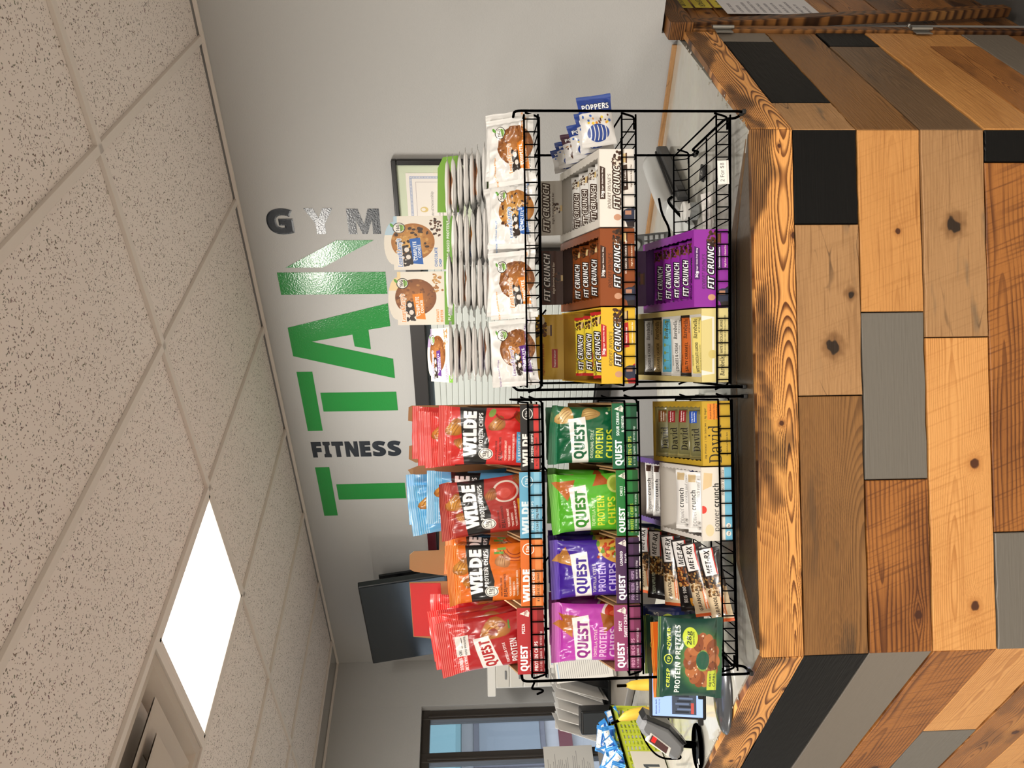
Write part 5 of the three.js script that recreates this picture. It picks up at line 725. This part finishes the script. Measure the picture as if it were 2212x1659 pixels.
// ---------- cabinet and papers in the far corner ----------
{
  const t = thing('cabinet', 'low pale cabinet in the corner under papers and files', 'cabinet'); t.position.set(-4.03, FLOOR, -2.425);
  const cm = mat('#6e6862', 0.6); part('carcass', box(1.2, 1.38, 0.88, 0.004), cm, t, [0, 0.69, 0]); part('top', box(1.24, 0.04, 0.94, 0.006), mat('#8a837a', 0.45), t, [0, 1.4, 0.0]);
  for (const x of [-0.3, 0.3]) { const d = part('door', box(0.57, 1.26, 0.02, 0.003), cm, t, [x, 0.68, 0.45]); part('handle', rod(rounded([V(0, 0.05, 0.01), V(0, 0.05, 0.035), V(0, -0.05, 0.035), V(0, -0.05, 0.01)], 0.01), 0.004), blackPlastic, d, [x > 0 ? -0.23 : 0.23, 0.2, 0]); }
  const Y = 1.102;
  const tower = stand(thing('drawer_tower', 'white plastic tower of shallow drawers beside the window', 'drawers'), -4.31, Y, -2.56);
  part('housing', box(0.17, 0.62, 0.2, 0.004), whitePlastic, tower, [0.04, 0.31, 0]); part('top_ledge', box(0.22, 0.05, 0.22, 0.006), whitePlastic, tower, [0.02, 0.63, 0]); for (let i = 0; i < 7; i++) { const d = part('drawer', box(0.15, 0.07, 0.012, 0.003), mat('#cfccc4', 0.4), tower, [0.04, 0.07 + i * 0.082, 0.106]); part('handle', box(0.05, 0.01, 0.012, 0.002), greyPlastic, d, [0, -0.015, 0.01]); }
  const sorter = stand(thing('file_sorter', 'black slanted file sorter holding loose white papers', 'file holder'), -4.05, Y, -2.2);
  part('base', box(0.34, 0.012, 0.2, 0.003), blackPlastic, sorter, [0, 0.006, 0]);
  for (let i = 0; i < 6; i++) part('divider', box(0.005, 0.22, 0.19, 0.002), blackPlastic, sorter, [-0.13 + i * 0.056, 0.115, -0.02], [0, 0, -0.32]);
  for (let i = 0; i < 5; i++) { const p = stand(thing('paper_sheaf', `loose white papers in the ${['first', 'second', 'third', 'fourth', 'last'][i]} slot of the black file sorter`, 'papers', 'papers in the file sorter'), -4.05, Y, -2.2); for (let k = 0; k < 3; k++) part('sheet', box(0.0012, rr(0.24, 0.29), 0.21, 0.0003), mat(['#f0eeea', '#f6f4f1', '#dedad5'][k], 0.8), p, [-0.105 + i * 0.056 + k * 0.007, 0.165, 0.03 + k * 0.012], [rr(-0.12, 0.12), 0, -0.32 + rr(-0.015, 0.015)]); }
  const sp = stand(thing('speaker_box', 'small black box speaker beside the file sorter', 'speaker'), -3.86, Y, -2.02, FACE + 0.1); part('housing', box(0.12, 0.19, 0.1, 0.01, 2), blackPlastic, sp, [0, 0.095, 0]); part('grille', box(0.1, 0.165, 0.006, 0.004), mat('#22262a', 0.8), sp, [0, 0.095, 0.052]);
  const form = print('form', 256, 330, (x, w, h) => { fill(x, '#cfccc6', 0, 0, w, h); for (let i = 0; i < 24; i++) fill(x, '#8c8a88', 20, 24 + i * 12, rr(90, 210), 3); fill(x, '#9fb0c4', 20, 10, 90, 8); });
  const sheets = [['printed white form standing tilted behind the left rack end', -3.55, Y + 0.035, -2.2, 0.15, 0.12], ['white form with fine print leaning behind the tilted one', -3.62, Y + 0.05, -2.3, 0.0, 0.06], ['white notice standing upright behind the two leaning forms', -3.68, Y + 0.12, -2.42, 0.1, -0.05]];
  for (const [label, x, y, z, ry, rz] of sheets) { const p = stand(thing('paper_form', label, 'paper'), x, y, z, FACE + ry, -0.12, rz); part('sheet', box(0.22, 0.29, 0.002), inked(form, 0.8), p, [0, 0.145, 0]); part('backing_board', box(0.22, 0.31, 0.004), mat('#8f8a84', 0.7), p, [0, 0.14, -0.004]); }
  const p = thing('paper_form', 'white lined form taped inside the window at the left', 'paper'); p.position.set(WALLX - 0.03, 1.27, -2.18); p.rotation.y = Math.PI / 2; part('sheet', box(0.26, 0.3, 0.001), inked(form, 0.8), p);
}
// ---------- on the counter behind the right rack ----------
{
  const silver = mat('#c9cbca', 0.28, { metalness: 0.15, clearcoat: 0.3 }), dark = mat('#4a4b4c', 0.45);
  const t = place(thing('desktop_machine', 'long silver barrel-shaped machine with a dark slotted front behind the empty shelf', 'machine'), Rk, 0.6, 0.003, -0.53, 0.86);
  const bar = new THREE.LatheGeometry([[0.0, 0], [0.03, 0.002], [0.038, 0.012], [0.041, 0.05], [0.042, 0.2], [0.041, 0.32], [0.036, 0.342], [0.0, 0.35]].map(([a, b]) => new THREE.Vector2(a, b)), 32).rotateZ(-Math.PI / 2);
  part('barrel', bar, silver, t, [0.04, 0.05, -0.055]);
  part('front_panel', at(slab([[0.03, 0.0], [0.4, 0.0], [0.4, 0.04], [0.03, 0.034]], 0.03, 0.006), 0, 0.0, -0.03), dark, t);
  part('slot', box(0.31, 0.006, 0.008, 0.001), mat('#0c0c0c', 0.6), t, [0.22, 0.047, -0.008]);
  part('housing', at(slab([[-0.11, 0.004], [0.06, 0.004], [0.07, 0.05], [0.03, 0.066], [-0.04, 0.05], [-0.11, 0.024]], 0.07, 0.012), 0, 0, -0.095), silver, t);
  part('curved_lip', rod(rounded([V(-0.1, 0.03, -0.018), V(-0.04, 0.055, -0.014), V(0.03, 0.07, -0.014), V(0.05, 0.05, -0.012)], 0.03, 5), 0.005, false, 8), mat('#e2e2e0', 0.2, { clearcoat: 0.6 }), t);
  part('badge', box(0.03, 0.024, 0.002), blackPlastic, t, [0.08, 0.018, 0.008]);
  const ph = place(thing('desk_phone', 'grey desk telephone with keypad and round button beside the silver machine', 'telephone'), Rk, 0.425, 0.03, -0.66, 0.05, -0.5);
  part('housing', box(0.19, 0.21, 0.03, 0.008, 2), mat('#6b6d6e', 0.4), ph, [0, 0.11, 0]); part('screen', box(0.12, 0.045, 0.003), mat('#3d474c', 0.15), ph, [0.02, 0.18, 0.016]); part('round_button', new THREE.CylinderGeometry(0.017, 0.018, 0.006, 20).rotateX(Math.PI / 2), silver, ph, [0.055, 0.128, 0.017]);
  for (let i = 0; i < 4; i++) for (let j = 0; j < 4; j++) part('key', box(0.015, 0.013, 0.005, 0.002), mat('#a9abab', 0.4), ph, [0.015 + i * 0.021, 0.03 + j * 0.02, 0.017]);
  part('handset', rod(rounded([V(-0.07, 0.02, 0.03), V(-0.07, 0.05, 0.045), V(-0.07, 0.16, 0.045), V(-0.07, 0.2, 0.03)], 0.02), 0.018, false, 10), mat('#8a8c8c', 0.35), ph); part('stand_foot', box(0.16, 0.1, 0.02, 0.004), mat('#55585a', 0.5), ph, [0, 0.066, -0.045], [0.8, 0, 0]);
  tag(part('phone_cord', rod(rounded([0, 1, 2, 3, 4].map((i) => { const c = Math.cos(Rk.a), s = Math.sin(Rk.a), X = 0.6 - i * 0.05, y = 0.125 - i * 0.012 + (i === 2 ? -0.02 : 0), z = -0.475 - i * 0.012; return V(Rk.o[0] + X * c + z * s, TOP + y, Rk.o[1] - X * s + z * c); }), 0.03, 5), 0.004, false, 7), blackPlastic, scene), 'thick black cord running past the silver machine', 'cord').name = 'phone_cord';
  const jar = place(thing('jar', 'small clear jar with a ribbed white lid by the keypad', 'jar'), Rk, 0.55, 0.003, -0.44);
  part('body', new THREE.LatheGeometry([[0.0, 0], [0.026, 0], [0.029, 0.004], [0.029, 0.03], [0.025, 0.034]].map(([a, b]) => new THREE.Vector2(a, b)), 24), mat('#c9cccb', 0.15, { transmission: 0.6, thickness: 0 }), jar);
  part('lid', new THREE.LatheGeometry([[0.031, 0.032], [0.033, 0.034], [0.031, 0.037], [0.033, 0.04], [0.031, 0.043], [0.033, 0.046], [0.03, 0.05], [0.0, 0.05]].map(([a, b]) => new THREE.Vector2(a, b)), 28), whitePlastic, jar);
  const cards = place(thing('business_card', 'white business cards leaning behind the price tag', 'cards'), Rk, 0.52, 0.006, -0.27, 0.1, -0.75); part('card', box(0.1, 0.035, 0.0008), inked(print('bizcard', 200, 90, (x, w, h) => { fill(x, '#d9d5ce', 0, 0, w, h); for (let i = 0; i < 4; i++) fill(x, '#7d7a78', 50, 24 + i * 14, rr(60, 120), 4); })), cards, [0, 0.018, 0]); part('card', box(0.1, 0.035, 0.0008), mat('#d2cec8', 0.6), cards, [0.012, 0.02, -0.003], [0, 0, 0.06]);
  const plq = place(thing('letter_tile', 'small black tile with a letter D lying on the counter', 'tile'), Rk, 0.66, 0.002, -0.38, -0.4); part('tile', box(0.05, 0.006, 0.04, 0.001), blackPlastic, plq, [0, 0.003, 0]); part('face', box(0.046, 0.0008, 0.036), inked(print('dtile', 100, 80, (x, w, h) => { fill(x, '#141414', 0, 0, w, h); text(x, 'D', 50, 42, 62, { color: '#8d8a84' }); })), plq, [0, 0.0066, 0]);
}
renderer.render(scene, camera);
